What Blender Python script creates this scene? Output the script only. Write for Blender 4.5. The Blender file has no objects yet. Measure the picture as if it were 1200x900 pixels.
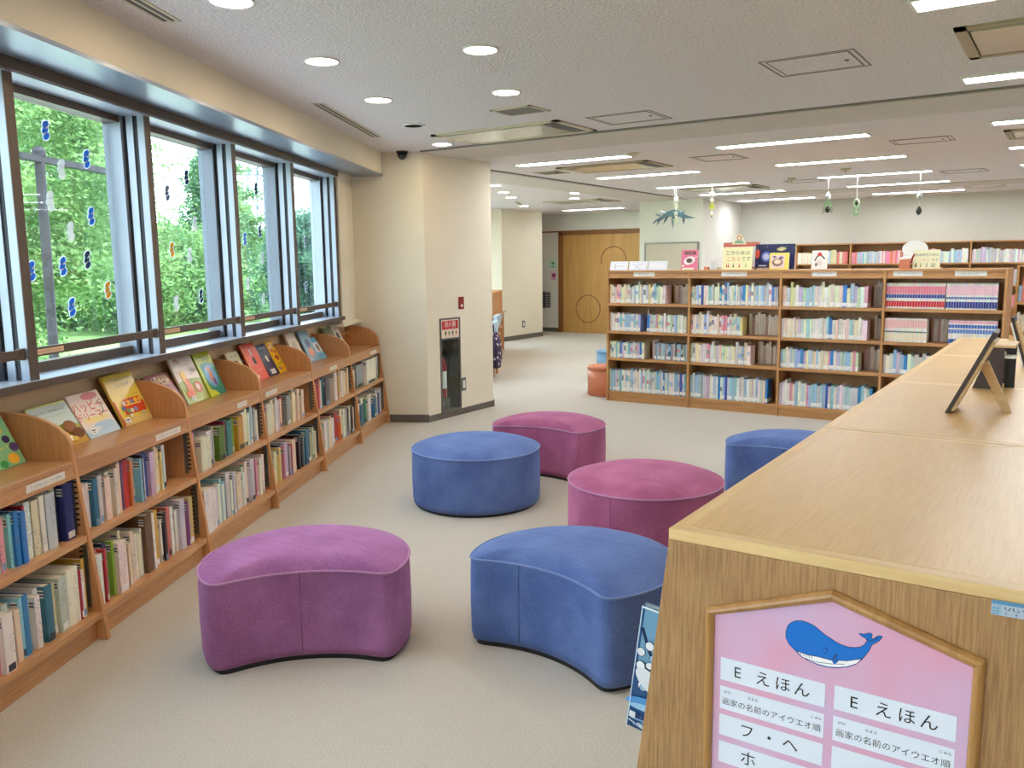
import bpy, math, random
import numpy as np
from mathutils import Matrix, Vector
R = math.radians
sc = bpy.context.scene
col = sc.collection
rnd = random.Random(7)

# ------------------------------------------------------------------ camera
def rig():
    pit, rol, yd = R(8.231), R(-0.6515), R(34.134)
    F = Vector((-math.sin(yd), math.cos(yd), 0)); Rt = Vector((math.cos(yd), math.sin(yd), 0)); U = Vector((0, 0, 1))
    fw = F*math.cos(pit) - U*math.sin(pit); up = U*math.cos(pit) + F*math.sin(pit)
    right = Rt*math.cos(rol) + up*math.sin(rol); down = Rt*math.sin(rol) - up*math.cos(rol)
    m = Matrix.Identity(4)
    for i in range(3):
        m[i][0] = right[i]; m[i][1] = -down[i]; m[i][2] = -fw[i]
    m[0][3], m[1][3], m[2][3] = 0, 0, 1.5
    return m
cd = bpy.data.cameras.new('camera'); cam = bpy.data.objects.new('camera', cd); col.objects.link(cam)
cam.matrix_world = rig(); cd.sensor_width = 36; cd.lens = 978.2/1200*36; cd.clip_start = 0.05; cd.clip_end = 300
sc.camera = cam

# ------------------------------------------------------------------ world, exposure
EXPOSURE = 1.2
PANEL_E = 12.5
DOWN_E = 36.0
w = bpy.data.worlds.new('overcast_sky'); sc.world = w; w.use_nodes = True
nt = w.node_tree; bg = nt.nodes['Background']
tc = nt.nodes.new('ShaderNodeTexCoord'); sep = nt.nodes.new('ShaderNodeSeparateXYZ'); rp = nt.nodes.new('ShaderNodeValToRGB')
nt.links.new(tc.outputs['Generated'], sep.inputs[0]); nt.links.new(sep.outputs['Z'], rp.inputs[0]); nt.links.new(rp.outputs[0], bg.inputs[0])
rp.color_ramp.elements[0].position = 0.0; rp.color_ramp.elements[0].color = (0.84, 0.92, 1.0, 1)
rp.color_ramp.elements[1].position = 0.7; rp.color_ramp.elements[1].color = (0.66, 0.82, 1.0, 1)
bg.inputs[1].default_value = 3.6
sc.view_settings.view_transform = 'Standard'; sc.view_settings.look = 'None'; sc.view_settings.gamma = 1
sc.view_settings.exposure = EXPOSURE; sc.view_settings.use_curve_mapping = False
sc.cycles.max_bounces = 8; sc.cycles.diffuse_bounces = 5; sc.cycles.glossy_bounces = 3; sc.cycles.transmission_bounces = 6
sc.cycles.transparent_max_bounces = 12; sc.cycles.caustics_reflective = False; sc.cycles.caustics_refractive = False
sc.cycles.sample_clamp_indirect = 8
W_SUN = (-.55, -.30, -.80)
def sun():
    l = bpy.data.lights.new('hazy_sun', 'SUN'); l.energy = 3.2; l.angle = R(12); l.color = (1, .97, .9)
    o = bpy.data.objects.new('hazy_sun', l); col.objects.link(o)
    # high hazy sun over the building: it lights the trees and lawn, its rays travel away from the windows
    dv = W_SUN; o.rotation_euler = Vector(dv).to_track_quat('-Z', 'Y').to_euler()
sun()

# ------------------------------------------------------------------ helpers
def lin(c):
    return tuple(((v/255)/12.92 if v/255 <= .04045 else ((v/255+.055)/1.055)**2.4) for v in c)
MATS = {}
def mat(name, c, rough=.6, var=0, scale=8, stretch=(1, 1, 1), bump=0, bscale=60, metal=0, emit=0, spec=.5, c2=None, coat=0, detail=4):
    m = bpy.data.materials.new(name); m.use_nodes = True; n = m.node_tree.nodes; L = m.node_tree.links
    b = n['Principled BSDF']; b.inputs['Base Color'].default_value = (*lin(c), 1); b.inputs['Roughness'].default_value = rough
    b.inputs['Metallic'].default_value = metal; b.inputs['Specular IOR Level'].default_value = spec
    b.inputs['Coat Weight'].default_value = coat
    t = n.new('ShaderNodeTexCoord')
    if c2 is None and var: c2 = tuple(max(0, v*(1-var)) for v in c)
    if c2:
        mp = n.new('ShaderNodeMapping'); mp.inputs['Scale'].default_value = stretch
        nz = n.new('ShaderNodeTexNoise'); nz.inputs['Scale'].default_value = scale; nz.inputs['Detail'].default_value = detail
        r = n.new('ShaderNodeValToRGB'); r.color_ramp.elements[0].position = .3; r.color_ramp.elements[1].position = .7
        r.color_ramp.elements[0].color = (*lin(c2), 1); r.color_ramp.elements[1].color = (*lin(c), 1)
        L.new(t.outputs['Object'], mp.inputs[0]); L.new(mp.outputs[0], nz.inputs[0]); L.new(nz.outputs[0], r.inputs[0]); L.new(r.outputs[0], b.inputs['Base Color'])
    if bump:
        nb = n.new('ShaderNodeTexNoise'); nb.inputs['Scale'].default_value = bscale; nb.inputs['Detail'].default_value = 3
        bp = n.new('ShaderNodeBump'); bp.inputs['Strength'].default_value = bump; bp.inputs['Distance'].default_value = .01
        L.new(t.outputs['Object'], nb.inputs[0]); L.new(nb.outputs[0], bp.inputs['Height']); L.new(bp.outputs[0], b.inputs['Normal'])
    if emit:
        b.inputs['Emission Color'].default_value = (*lin(c), 1); b.inputs['Emission Strength'].default_value = emit
    MATS[name] = m
    return m

def nodes(name, rough=.5):
    m = bpy.data.materials.new(name); m.use_nodes = True
    n = m.node_tree.nodes; b = n['Principled BSDF']; b.inputs['Roughness'].default_value = rough
    MATS[name] = m
    return m, n, m.node_tree.links, b

ANG = R(28.141)
W = Matrix.Rotation(ANG, 4, 'Z')          # window-wall frame: x = into the room, y = along the wall
I4 = Matrix.Identity(4)

class MB:
    def __init__(s): s.v = []; s.f = []; s.c = []; s.col = (200, 200, 200); s.M = None; s.smooth = False
    def add(s, vs, fs):
        k = len(s.v)
        if s.M is not None: vs = [tuple(s.M @ Vector(v)) for v in vs]
        s.v += [tuple(v) for v in vs]; s.f += [tuple(i+k for i in f) for f in fs]; s.c += [s.col]*len(fs); return s
    def box(s, x0, x1, y0, y1, z0, z1):
        return s.add([(x0,y0,z0),(x1,y0,z0),(x1,y1,z0),(x0,y1,z0),(x0,y0,z1),(x1,y0,z1),(x1,y1,z1),(x0,y1,z1)],
                     [(0,3,2,1),(4,5,6,7),(0,1,5,4),(1,2,6,5),(2,3,7,6),(3,0,4,7)])
    def cbox(s, c, d): return s.box(c[0]-d[0]/2, c[0]+d[0]/2, c[1]-d[1]/2, c[1]+d[1]/2, c[2]-d[2]/2, c[2]+d[2]/2)
    def prism(s, poly, a, b, axis='z'):
        f = {'z': lambda u, v, t: (u, v, t), 'y': lambda u, v, t: (u, t, v), 'x': lambda u, v, t: (t, u, v)}[axis]
        n = len(poly); vs = [f(u, v, a) for u, v in poly] + [f(u, v, b) for u, v in poly]
        return s.add(vs, [tuple(range(n))[::-1], tuple(range(n, 2*n))] + [(i, (i+1) % n, n+(i+1) % n, n+i) for i in range(n)])
    def tube(s, pts, r, n=8, closed=False, cap=True):
        pts = [Vector(p) for p in pts]; N = len(pts); rs = r if isinstance(r, (list, tuple)) else [r]*N
        vs = []
        for i, p in enumerate(pts):
            a = pts[(i-1) % N] if (closed or i > 0) else p; b = pts[(i+1) % N] if (closed or i < N-1) else p
            d = (b-a).normalized(); u = d.cross(Vector((0, 0, 1)))
            if u.length < 1e-3: u = d.cross(Vector((1, 0, 0)))
            u.normalize(); v = d.cross(u)
            for k in range(n):
                t = 2*math.pi*k/n; vs.append(tuple(p + (u*math.cos(t)+v*math.sin(t))*rs[i]))
        fs = []
        for i in range(N if closed else N-1):
            j = (i+1) % N
            for k in range(n): fs.append((i*n+k, i*n+(k+1) % n, j*n+(k+1) % n, j*n+k))
        if not closed and cap: fs += [tuple(range(n)), tuple(range((N-1)*n, N*n))[::-1]]
        return s.add(vs, fs)
    def lathe(s, prof, c=(0, 0, 0), n=24):
        vs = []; fs = []; m = len(prof)
        for k in range(n):
            t = 2*math.pi*k/n
            for r_, z in prof: vs.append((c[0]+r_*math.cos(t), c[1]+r_*math.sin(t), c[2]+z))
        for k in range(n):
            j = (k+1) % n
            for i in range(m-1): fs.append((k*m+i, j*m+i, j*m+i+1, k*m+i+1))
        if prof[0][0] > 1e-6: fs.append(tuple(k*m for k in range(n))[::-1])
        if prof[-1][0] > 1e-6: fs.append(tuple(k*m+m-1 for k in range(n)))
        return s.add(vs, fs)
    def disc(s, c, u, v, ru, rv, w_, th, n=20):
        """thin elliptical plate in plane (u,v) with normal w_"""
        c = Vector(c); u = Vector(u); v = Vector(v); w_ = Vector(w_)
        ring = [c + u*ru*math.cos(2*math.pi*k/n) + v*rv*math.sin(2*math.pi*k/n) for k in range(n)]
        return s.add([tuple(p) for p in ring] + [tuple(p+w_*th) for p in ring], [tuple(range(n))[::-1], tuple(range(n, 2*n))] + [(i, (i+1) % n, n+(i+1) % n, n+i) for i in range(n)])

def obj(name, mb, m, parent=None, frame=None, origin=None, label=None, cat=None, group=None, kind=None, bevel=0, smooth=None, colors=False, ocol=None):
    me = bpy.data.meshes.new(name)
    o = bpy.data.objects.new(name, me); col.objects.link(o)
    if parent is not None:
        fr = FR[parent.name][0]; org = FR[parent.name][1]
        o.parent = parent; FR[o.name] = (fr, org)
    else:
        fr = frame or I4; org = Vector(origin) if origin is not None else Vector((0, 0, 0))
        o.matrix_world = fr @ Matrix.Translation(org); FR[o.name] = (fr, org)
    ox, oy, oz = org
    me.from_pydata([(a-ox, b-oy, c-oz) for a, b, c in mb.v], [], mb.f)
    if colors:
        ca = me.color_attributes.new('Col', 'FLOAT_COLOR', 'CORNER')
        arr = np.ones((len(me.loops), 4), dtype=np.float32); k = 0
        cache = {}
        for f, c in zip(mb.f, mb.c):
            if c not in cache: cache[c] = lin(c)
            arr[k:k+len(f), :3] = cache[c]; k += len(f)
        ca.data.foreach_set('color', arr.ravel())
    me.materials.append(MATS[m] if isinstance(m, str) else m)
    me.validate(); me.update()
    if smooth or (smooth is None and mb.smooth):
        for p in me.polygons: p.use_smooth = True
    if bevel:
        b = o.modifiers.new('bevel', 'BEVEL'); b.width = bevel; b.segments = 2; b.limit_method = 'ANGLE'
        b.harden_normals = False
    if ocol: o.color = (*lin(ocol), 1)
    meta(o, label, cat, group, kind)
    return o
FR = {}
def meta(o, label=None, cat=None, group=None, kind=None):
    if label: o['label'] = label
    if cat: o['category'] = cat
    if group: o['group'] = group
    if kind: o['kind'] = kind
def thing(name, label, cat, origin, frame=None, group=None, kind=None):
    o = bpy.data.objects.new(name, None); col.objects.link(o); o.empty_display_size = .1
    fr = frame or I4; org = Vector(origin); o.matrix_world = fr @ Matrix.Translation(org)
    FR[o.name] = (fr, org); meta(o, label, cat, group, kind); return o
def copy_tree(o, parent=None, loc=None, label=None):
    c = o.copy(); col.objects.link(c)
    if parent is not None: c.parent = parent
    if loc is not None: c.location = loc
    if label: c['label'] = label
    for ch in list(o.children): copy_tree(ch, c)
    return c
ORD = ['first','second','third','fourth','fifth','sixth','seventh','eighth','ninth','tenth','eleventh','twelfth','thirteenth','fourteenth','fifteenth','sixteenth','seventeenth','eighteenth','nineteenth','twentieth']
for t in ('twenty','thirty','forty','fifty','sixty'):
    ORD += [t+'-'+ORD[i] for i in range(9)] + [{'twenty':'thirtieth','thirty':'fortieth','forty':'fiftieth','fifty':'sixtieth','sixty':'seventieth'}[t]]

FONT_CACHE = {}
def text_verts(body):
    if body not in FONT_CACHE:
        c = bpy.data.curves.new('t', 'FONT'); c.body = body; c.resolution_u = 2; c.align_x = 'CENTER'
        o = bpy.data.objects.new('t', c); col.objects.link(o)
        dg = bpy.context.evaluated_depsgraph_get(); me = bpy.data.meshes.new_from_object(o.evaluated_get(dg))
        vs = [tuple(v.co) for v in me.vertices]; fs = [tuple(p.vertices) for p in me.polygons]
        bpy.data.objects.remove(o); bpy.data.curves.remove(c); bpy.data.meshes.remove(me)
        FONT_CACHE[body] = (vs, fs)
    return FONT_CACHE[body]
class Plane:
    """print layer: flat coloured shapes laid on a surface. O origin, U,V axes, N outward normal"""
    def __init__(s, O, U, V, N, lift=.0006):
        s.O = Vector(O); s.U = Vector(U).normalized(); s.V = Vector(V).normalized(); s.N = Vector(N).normalized(); s.mb = MB(); s.l = lift; s.k = 1
    def P(s, u, v, extra=0): return tuple(s.O + s.U*u + s.V*v + s.N*(s.l*s.k + extra))
    def poly(s, pts, c, up=True):
        s.mb.col = c; s.mb.add([s.P(*p) for p in pts], [tuple(range(len(pts)))]); s.k += .12; return s
    def rect(s, u0, v0, u1, v1, c): return s.poly([(u0,v0),(u1,v0),(u1,v1),(u0,v1)], c)
    def ell(s, u, v, a, b, c, n=18, rot=0):
        cr, sr = math.cos(rot), math.sin(rot)
        return s.poly([(u+a*math.cos(t)*cr-b*math.sin(t)*sr, v+a*math.cos(t)*sr+b*math.sin(t)*cr) for t in [2*math.pi*k/n for k in range(n)]], c)
    def text(s, body, u, v, size, c, rot=0, sx=1):
        vs, fs = text_verts(body); s.mb.col = c; cr, sr = math.cos(rot), math.sin(rot)
        s.mb.add([s.P(u+(x*cr*sx-y*sr)*size, v+(x*sr*sx+y*cr)*size) for x, y, z in vs], fs); s.k += .12; return s
    def line(s, pts, wd, c):
        for (a, b), (c2, d) in zip(pts[:-1], pts[1:]):
            L = math.hypot(c2-a, d-b) or 1e-6; nx, ny = -(d-b)/L*wd/2, (c2-a)/L*wd/2
            s.mb.col = c; s.mb.add([s.P(a+nx, b+ny), s.P(a-nx, b-ny), s.P(c2-nx, d-ny), s.P(c2+nx, d+ny)], [(0, 1, 2, 3)])
        s.k += .12; return s
    def glyphs(s, u0, u1, v, h, c, rng, wd=None):
        """hand-lettered strokes too small to read"""
        wd = wd or h*.16; u = u0
        while u < u1 - h*.6:
            for _ in range(rng.choice((2, 3, 3))):
                a = (u+rng.random()*h*.7, v+rng.random()*h); b = (u+rng.random()*h*.7, v+rng.random()*h)
                s.line([a, b], wd, c)
            u += h*.95
        return s

# ------------------------------------------------------------------ materials
def wood(name, c1, c2, axis, rough=.45, fine=90, coat=0.0):
    m, n, L, b = nodes(name, rough); b.inputs['Coat Weight'].default_value = coat; b.inputs['Coat Roughness'].default_value = .25
    t = n.new('ShaderNodeTexCoord'); mp = n.new('ShaderNodeMapping')
    st = [fine]*3; st['xyz'.index(axis)] = fine*.045; mp.inputs['Scale'].default_value = st
    nz = n.new('ShaderNodeTexNoise'); nz.inputs['Scale'].default_value = 1; nz.inputs['Detail'].default_value = 5; nz.inputs['Roughness'].default_value = .65
    mp2 = n.new('ShaderNodeMapping'); st2 = [6.]*3; st2['xyz'.index(axis)] = .7; mp2.inputs['Scale'].default_value = st2
    nz2 = n.new('ShaderNodeTexNoise'); nz2.inputs['Scale'].default_value = 1; nz2.inputs['Detail'].default_value = 2
    r = n.new('ShaderNodeValToRGB'); r.color_ramp.elements[0].position = .36; r.color_ramp.elements[1].position = .62
    r.color_ramp.elements[0].color = (*lin(c2), 1); r.color_ramp.elements[1].color = (*lin(c1), 1)
    mx = n.new('ShaderNodeMix'); mx.data_type = 'RGBA'; mx.blend_type = 'MULTIPLY'; mx.inputs[0].default_value = .35
    r2 = n.new('ShaderNodeValToRGB'); r2.color_ramp.elements[0].position = .3; r2.color_ramp.elements[1].position = .7
    r2.color_ramp.elements[0].color = (.62, .6, .56, 1); r2.color_ramp.elements[1].color = (1, 1, 1, 1)
    L.new(t.outputs['Object'], mp.inputs[0]); L.new(mp.outputs[0], nz.inputs[0]); L.new(nz.outputs[0], r.inputs[0])
    L.new(t.outputs['Object'], mp2.inputs[0]); L.new(mp2.outputs[0], nz2.inputs[0]); L.new(nz2.outputs[0], r2.inputs[0])
    L.new(r.outputs[0], mx.inputs[6]); L.new(r2.outputs[0], mx.inputs[7]); L.new(mx.outputs[2], b.inputs['Base Color'])
    return m
BEECH, BEECH2 = (208, 158, 108), (194, 140, 90)
wood('beech_along', BEECH, BEECH2, 'y', .28, 90, .25); wood('beech_up', (206, 152, 102), (190, 134, 84), 'z')
wood('mid_along', (200, 150, 94), (180, 128, 76), 'x'); wood('mid_up', (200, 150, 94), (180, 128, 76), 'z')
wood('counter_top', (224, 184, 118), (213, 172, 106), 'y', .36, 200, .2)
wood('counter_edge_x', (234, 202, 146), (222, 186, 128), 'x', .38, 80); wood('counter_edge_y', (232, 198, 138), (218, 180, 120), 'y', .38, 80)
wood('counter_side', (184, 144, 96), (150, 110, 68), 'z', .5, 260)
wood('frame_wood', (186, 140, 78), (160, 114, 58), 'z', .35, 50, .2)
wood('door_wood', (204, 160, 92), (188, 142, 76), 'z', .45, 30); wood('door_frame', (150, 100, 55), (130, 84, 44), 'z', .5, 30)
wood('pale_wood', (222, 190, 140), (205, 168, 116), 'x', .5, 60)
mat('dark_brown', (64, 48, 42), .5, .2, 20)
mat('carpet', (207, 201, 190), .95, 0, 170, c2=(184, 177, 165), bump=.5, bscale=220, spec=.1, detail=6)
mat('wall_cream', (232, 224, 204), .85, .02, 3, bump=.05, bscale=150, spec=.2)
mat('wall_white', (226, 225, 216), .85, .02, 3, bump=.05, bscale=150, spec=.2)
mat('wall_grey', (198, 197, 188), .85, .02, 3, spec=.2)
mat('panel_beige', (226, 200, 158), .8, .02, 3, spec=.2)
mat('ceiling_paint', (236, 231, 232), .95, 0, 75, c2=(206, 200, 202), bump=1.0, bscale=95, spec=.1, detail=3)
mat('beam_paint', (206, 199, 192), .9, .03, 4, spec=.2)
mat('soffit_paint', (228, 220, 200), .8, .02, 3, spec=.3)
mat('soffit_metal', (140, 152, 170), .3, .05, 2, metal=.5)
mat('alu', (160, 168, 182), .35, .04, 4, metal=.15); mat('bronze', (96, 82, 70), .45, .08, 10, metal=.3); mat('gasket', (32, 32, 38), .6)
mat('sill_metal', (178, 186, 198), .3, .04, 3, metal=.4)
mat('base_grey', (104, 98, 90), .6, .06, 10); mat('white_plastic', (232, 232, 228), .4, .02, 10); mat('cream_plastic', (206, 196, 172), .5, .03, 10)
mat('ac_beige', (170, 156, 128), .45, .05, 10); mat('ac_panel', (212, 208, 196), .12, .05, 3, spec=.8); mat('black', (22, 22, 24), .4, .2, 30)
mat('hatch_line', (134, 126, 120), .8, .05, 20); mat('chrome', (200, 202, 205), .2, metal=1); mat('dark_glass', (14, 14, 16), .08, spec=.8)
mat('red_paint', (170, 28, 30), .35, .08, 20); mat('red_plate', (140, 20, 28), .4, .05, 20); mat('steel', (120, 120, 116), .35, .1, 30, metal=.6)
mat('cabinet_inside', (110, 110, 105), .6, .1, 10)
mat('fluor', (246, 250, 255), .5, emit=PANEL_E); mat('downlight', (255, 226, 190), .5, emit=DOWN_E)
mat('page', (236, 230, 214), .8, .06, 60, (1, 1, 30)); mat('sticker', (236, 236, 232), .5); mat('print_black', (30, 30, 32), .5)
mat('orange_vinyl', (205, 122, 84), .4, .03, 6); mat('blue_vinyl', (104, 146, 176), .4, .03, 6); mat('thread', (226, 228, 220), .5)
mat('bark', (70, 60, 56), .9, .4, 12, (1, 1, .3), bump=.6, bscale=20); mat('pole_dark', (30, 28, 34), .7, .3, 10); mat('tower_steel', (96, 108, 120), .6, .1, 5)
mat('concrete', (200, 198, 192), .9, .06, 4)
mat('grass', (140, 180, 96), .95, .3, 1.2); mat('grey_slat', (62, 64, 68), .5, .1, 20); mat('whiteboard', (196, 186, 168), .5, .02, 3)
mat('chair_cushion', (178, 200, 214), .7, .08, 12)
# printed surfaces: colour comes from the mesh colour attribute
def _pm(name, rough=.45, alpha=1.0):
    m, n, L, b = nodes(name, rough); a = n.new('ShaderNodeAttribute'); a.attribute_name = 'Col'; L.new(a.outputs['Color'], b.inputs['Base Color'])
    if alpha < 1: b.inputs['Alpha'].default_value = alpha
    return m
_pm('print'); _pm('glossy_print', .2); _pm('gel_clear', .15, .35)
def cling_mat():
    m, n, L, b = nodes('gel_cling', .15); a = n.new('ShaderNodeAttribute'); a.attribute_name = 'Col'
    L.new(a.outputs['Color'], b.inputs['Base Color']); tl = n.new('ShaderNodeBsdfTranslucent'); L.new(a.outputs['Color'], tl.inputs[0]); mx = n.new('ShaderNodeMixShader'); mx.inputs[0].default_value = .5
    L.new(b.outputs[0], mx.inputs[1]); L.new(tl.outputs[0], mx.inputs[2]); L.new(mx.outputs[0], n['Material Output'].inputs[0])
cling_mat()
def glass():
    m, n, L, b = nodes('window_glass'); n.remove(b); out = n['Material Output']
    tr = n.new('ShaderNodeBsdfTransparent'); tr.inputs[0].default_value = (.93, .98, .98, 1); gl = n.new('ShaderNodeBsdfGlossy'); gl.inputs['Roughness'].default_value = .02
    lw = n.new('ShaderNodeLayerWeight'); lw.inputs[0].default_value = .5; mx = n.new('ShaderNodeMixShader')
    pw = n.new('ShaderNodeMath'); pw.operation = 'POWER'; pw.inputs[1].default_value = 4; fr = n.new('ShaderNodeMath'); fr.operation = 'MULTIPLY_ADD'; fr.inputs[1].default_value = .5; fr.inputs[2].default_value = .03
    L.new(lw.outputs['Facing'], pw.inputs[0]); L.new(pw.outputs[0], fr.inputs[0])
    L.new(fr.outputs[0], mx.inputs[0]); L.new(tr.outputs[0], mx.inputs[1]); L.new(gl.outputs[0], mx.inputs[2]); L.new(mx.outputs[0], out.inputs[0])
glass()
def book_mat(name, attr, axis='x'):
    """cover: own colour, with a band and small title marks on the spine"""
    m, n, L, b = nodes(name, .35)
    if attr: a = n.new('ShaderNodeAttribute'); a.attribute_name = 'Col'; base = a.outputs['Color']; t = n.new('ShaderNodeTexCoord'); vec = t.outputs['Object']
    else: a = n.new('ShaderNodeObjectInfo'); base = a.outputs['Color']; t = n.new('ShaderNodeTexCoord'); vec = t.outputs['Object']
    ad = n.new('ShaderNodeVectorMath'); ad.operation = 'ADD'
    if not attr:
        cmb = n.new('ShaderNodeCombineXYZ'); ml = n.new('ShaderNodeMath'); ml.operation = 'MULTIPLY'; ml.inputs[1].default_value = 37
        L.new(a.outputs['Random'], ml.inputs[0]); L.new(ml.outputs[0], cmb.inputs[0]); L.new(ml.outputs[0], cmb.inputs[2]); L.new(vec, ad.inputs[0]); L.new(cmb.outputs[0], ad.inputs[1]); src = ad.outputs[0]
    else: src = vec
    mp = n.new('ShaderNodeMapping'); mp.inputs['Scale'].default_value = (230, 230, 190)
    nz = n.new('ShaderNodeTexNoise'); nz.inputs['Scale'].default_value = 1; nz.inputs['Detail'].default_value = 1
    L.new(src, mp.inputs[0]); L.new(mp.outputs[0], nz.inputs[0])
    g = n.new('ShaderNodeMath'); g.operation = 'GREATER_THAN'; g.inputs[1].default_value = .58; L.new(nz.outputs[0], g.inputs[0])
    mp2 = n.new('ShaderNodeMapping'); mp2.inputs['Scale'].default_value = (25, 25, 9)
    nz2 = n.new('ShaderNodeTexNoise'); nz2.inputs['Scale'].default_value = 1; nz2.inputs['Detail'].default_value = 0
    L.new(src, mp2.inputs[0]); L.new(mp2.outputs[0], nz2.inputs[0])
    g2 = n.new('ShaderNodeMath'); g2.operation = 'GREATER_THAN'; g2.inputs[1].default_value = .54; L.new(nz2.outputs[0], g2.inputs[0])
    mu = n.new('ShaderNodeMath'); mu.operation = 'MULTIPLY'; L.new(g.outputs[0], mu.inputs[0]); L.new(g2.outputs[0], mu.inputs[1])
    sp = n.new('ShaderNodeSeparateXYZ'); L.new(t.outputs['Normal'], sp.inputs[0]); ms = n.new('ShaderNodeMath'); ms.operation = 'GREATER_THAN'; ms.inputs[1].default_value = .75
    if axis == 'x': L.new(sp.outputs['X'], ms.inputs[0])
    else:
        ng = n.new('ShaderNodeMath'); ng.operation = 'MULTIPLY'; ng.inputs[1].default_value = -1; L.new(sp.outputs['Y'], ng.inputs[0]); L.new(ng.outputs[0], ms.inputs[0])
    mu2 = n.new('ShaderNodeMath'); mu2.operation = 'MULTIPLY'; mh = n.new('ShaderNodeMath'); mh.operation = 'MULTIPLY'; mh.inputs[1].default_value = .6; L.new(mu.outputs[0], mh.inputs[0]); L.new(mh.outputs[0], mu2.inputs[0]); L.new(ms.outputs[0], mu2.inputs[1])
    inv = n.new('ShaderNodeMix'); inv.data_type = 'RGBA'; inv.inputs[7].default_value = (.14, .17, .28, 1)
    L.new(mu2.outputs[0], inv.inputs[0]); L.new(base, inv.inputs[6]); L.new(inv.outputs[2], b.inputs['Base Color'])
book_mat('book_cover', False); book_mat('library_cover', False, 'y'); book_mat('book_block', True, 'y')
def fabric(name, c, c2):
    m, n, L, b = nodes(name, .95); b.inputs['Specular IOR Level'].default_value = .15; b.inputs['Sheen Weight'].default_value = .35; b.inputs['Sheen Roughness'].default_value = .5
    b.inputs['Sheen Tint'].default_value = (*lin(tuple(min(255, v+60) for v in c)), 1)
    t = n.new('ShaderNodeTexCoord'); nz = n.new('ShaderNodeTexNoise'); nz.inputs['Scale'].default_value = 260; nz.inputs['Detail'].default_value = 2
    n2 = n.new('ShaderNodeTexNoise'); n2.inputs['Scale'].default_value = 5; n2.inputs['Detail'].default_value = 3
    ad = n.new('ShaderNodeMath'); ad.operation = 'ADD'; L.new(nz.outputs[0], ad.inputs[0]); L.new(n2.outputs[0], ad.inputs[1])
    r = n.new('ShaderNodeValToRGB'); r.color_ramp.elements[0].position = .75/2+.05; r.color_ramp.elements[1].position = .62
    hf = n.new('ShaderNodeMath'); hf.operation = 'MULTIPLY'; hf.inputs[1].default_value = .5; L.new(ad.outputs[0], hf.inputs[0])
    r.color_ramp.elements[0].color = (*lin(c2), 1); r.color_ramp.elements[1].color = (*lin(c), 1)
    L.new(t.outputs['Object'], nz.inputs[0]); L.new(t.outputs['Object'], n2.inputs[0]); L.new(hf.outputs[0], r.inputs[0]); L.new(r.outputs[0], b.inputs['Base Color'])
    bp = n.new('ShaderNodeBump'); bp.inputs['Strength'].default_value = .25; bp.inputs['Distance'].default_value = .003; L.new(nz.outputs[0], bp.inputs['Height'])
    n3 = n.new('ShaderNodeTexNoise'); n3.inputs['Scale'].default_value = 9; n3.inputs['Detail'].default_value = 2; mp = n.new('ShaderNodeMapping'); mp.inputs['Scale'].default_value = (1, 3.2, 1.6); L.new(t.outputs['Object'], mp.inputs[0]); L.new(mp.outputs[0], n3.inputs[0])
    b2 = n.new('ShaderNodeBump'); b2.inputs['Strength'].default_value = .35; b2.inputs['Distance'].default_value = .012; L.new(n3.outputs[0], b2.inputs['Height']); L.new(bp.outputs[0], b2.inputs['Normal']); L.new(b2.outputs[0], b.inputs['Normal'])
fabric('purple_fabric', (166, 112, 160), (138, 86, 130)); fabric('blue_fabric', (100, 122, 174), (76, 96, 148)); fabric('magenta_fabric', (174, 102, 138), (144, 76, 110))
fabric('purple_piping', (176, 132, 168), (160, 116, 150)); fabric('blue_piping', (120, 142, 190), (104, 124, 172))
def leafmat(name, c, c2):
    m, n, L, b = nodes(name, .6); t = n.new('ShaderNodeTexCoord'); nz = n.new('ShaderNodeTexNoise'); nz.inputs['Scale'].default_value = 1.6; nz.inputs['Detail'].default_value = 6
    r = n.new('ShaderNodeValToRGB'); r.color_ramp.elements[0].position = .38; r.color_ramp.elements[1].position = .62
    r.color_ramp.elements[0].color = (*lin(c2), 1); r.color_ramp.elements[1].color = (*lin(c), 1)
    L.new(t.outputs['Object'], nz.inputs[0]); L.new(nz.outputs[0], r.inputs[0]); L.new(r.outputs[0], b.inputs['Base Color'])
    tl = n.new('ShaderNodeBsdfTranslucent'); L.new(r.outputs[0], tl.inputs[0]); mx = n.new('ShaderNodeMixShader'); mx.inputs[0].default_value = .45
    L.new(b.outputs[0], mx.inputs[1]); L.new(tl.outputs[0], mx.inputs[2]); L.new(mx.outputs[0], n['Material Output'].inputs[0])
leafmat('leaf_bright', (142, 174, 108), (86, 128, 72)); leafmat('leaf_mid', (122, 162, 112), (72, 114, 80)); leafmat('leaf_dark', (104, 146, 114), (64, 104, 84))

# ================================================================== STRUCTURE
CZ = 2.52
WN = -2.40          # window wall inner face (below the sill)
def wpt(n, s): v = W @ Vector((n, s, 0)); return (v.x, v.y)
S0, S1 = -7.0, 24.0
a, b = wpt(WN, S0), wpt(WN, S1)
# where the window wall meets the far wall y=15.7
tt = (15.9-a[1])/(b[1]-a[1]); fx = a[0]+(b[0]-a[0])*tt
XR, YB = 4.6, -4.5
ta = (YB-.1-a[1])/(b[1]-a[1]); ax = a[0]+(b[0]-a[0])*ta
poly = [(ax, YB-.1), (XR+.1, YB-.1), (XR+.1, 15.9), (fx, 15.9)]
obj('floor', MB().prism(poly, -.1, 0), 'carpet', kind='structure')
obj('ceiling', MB().prism(poly, CZ, CZ+.1), 'ceiling_paint', kind='structure')
obj('wall_right', MB().box(XR, XR+.1, YB, 15.9, 0, CZ), 'wall_white', kind='structure')
obj('wall_near', MB().box(ax, XR, YB-.1, YB, 0, CZ), 'wall_cream', kind='structure')
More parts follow.
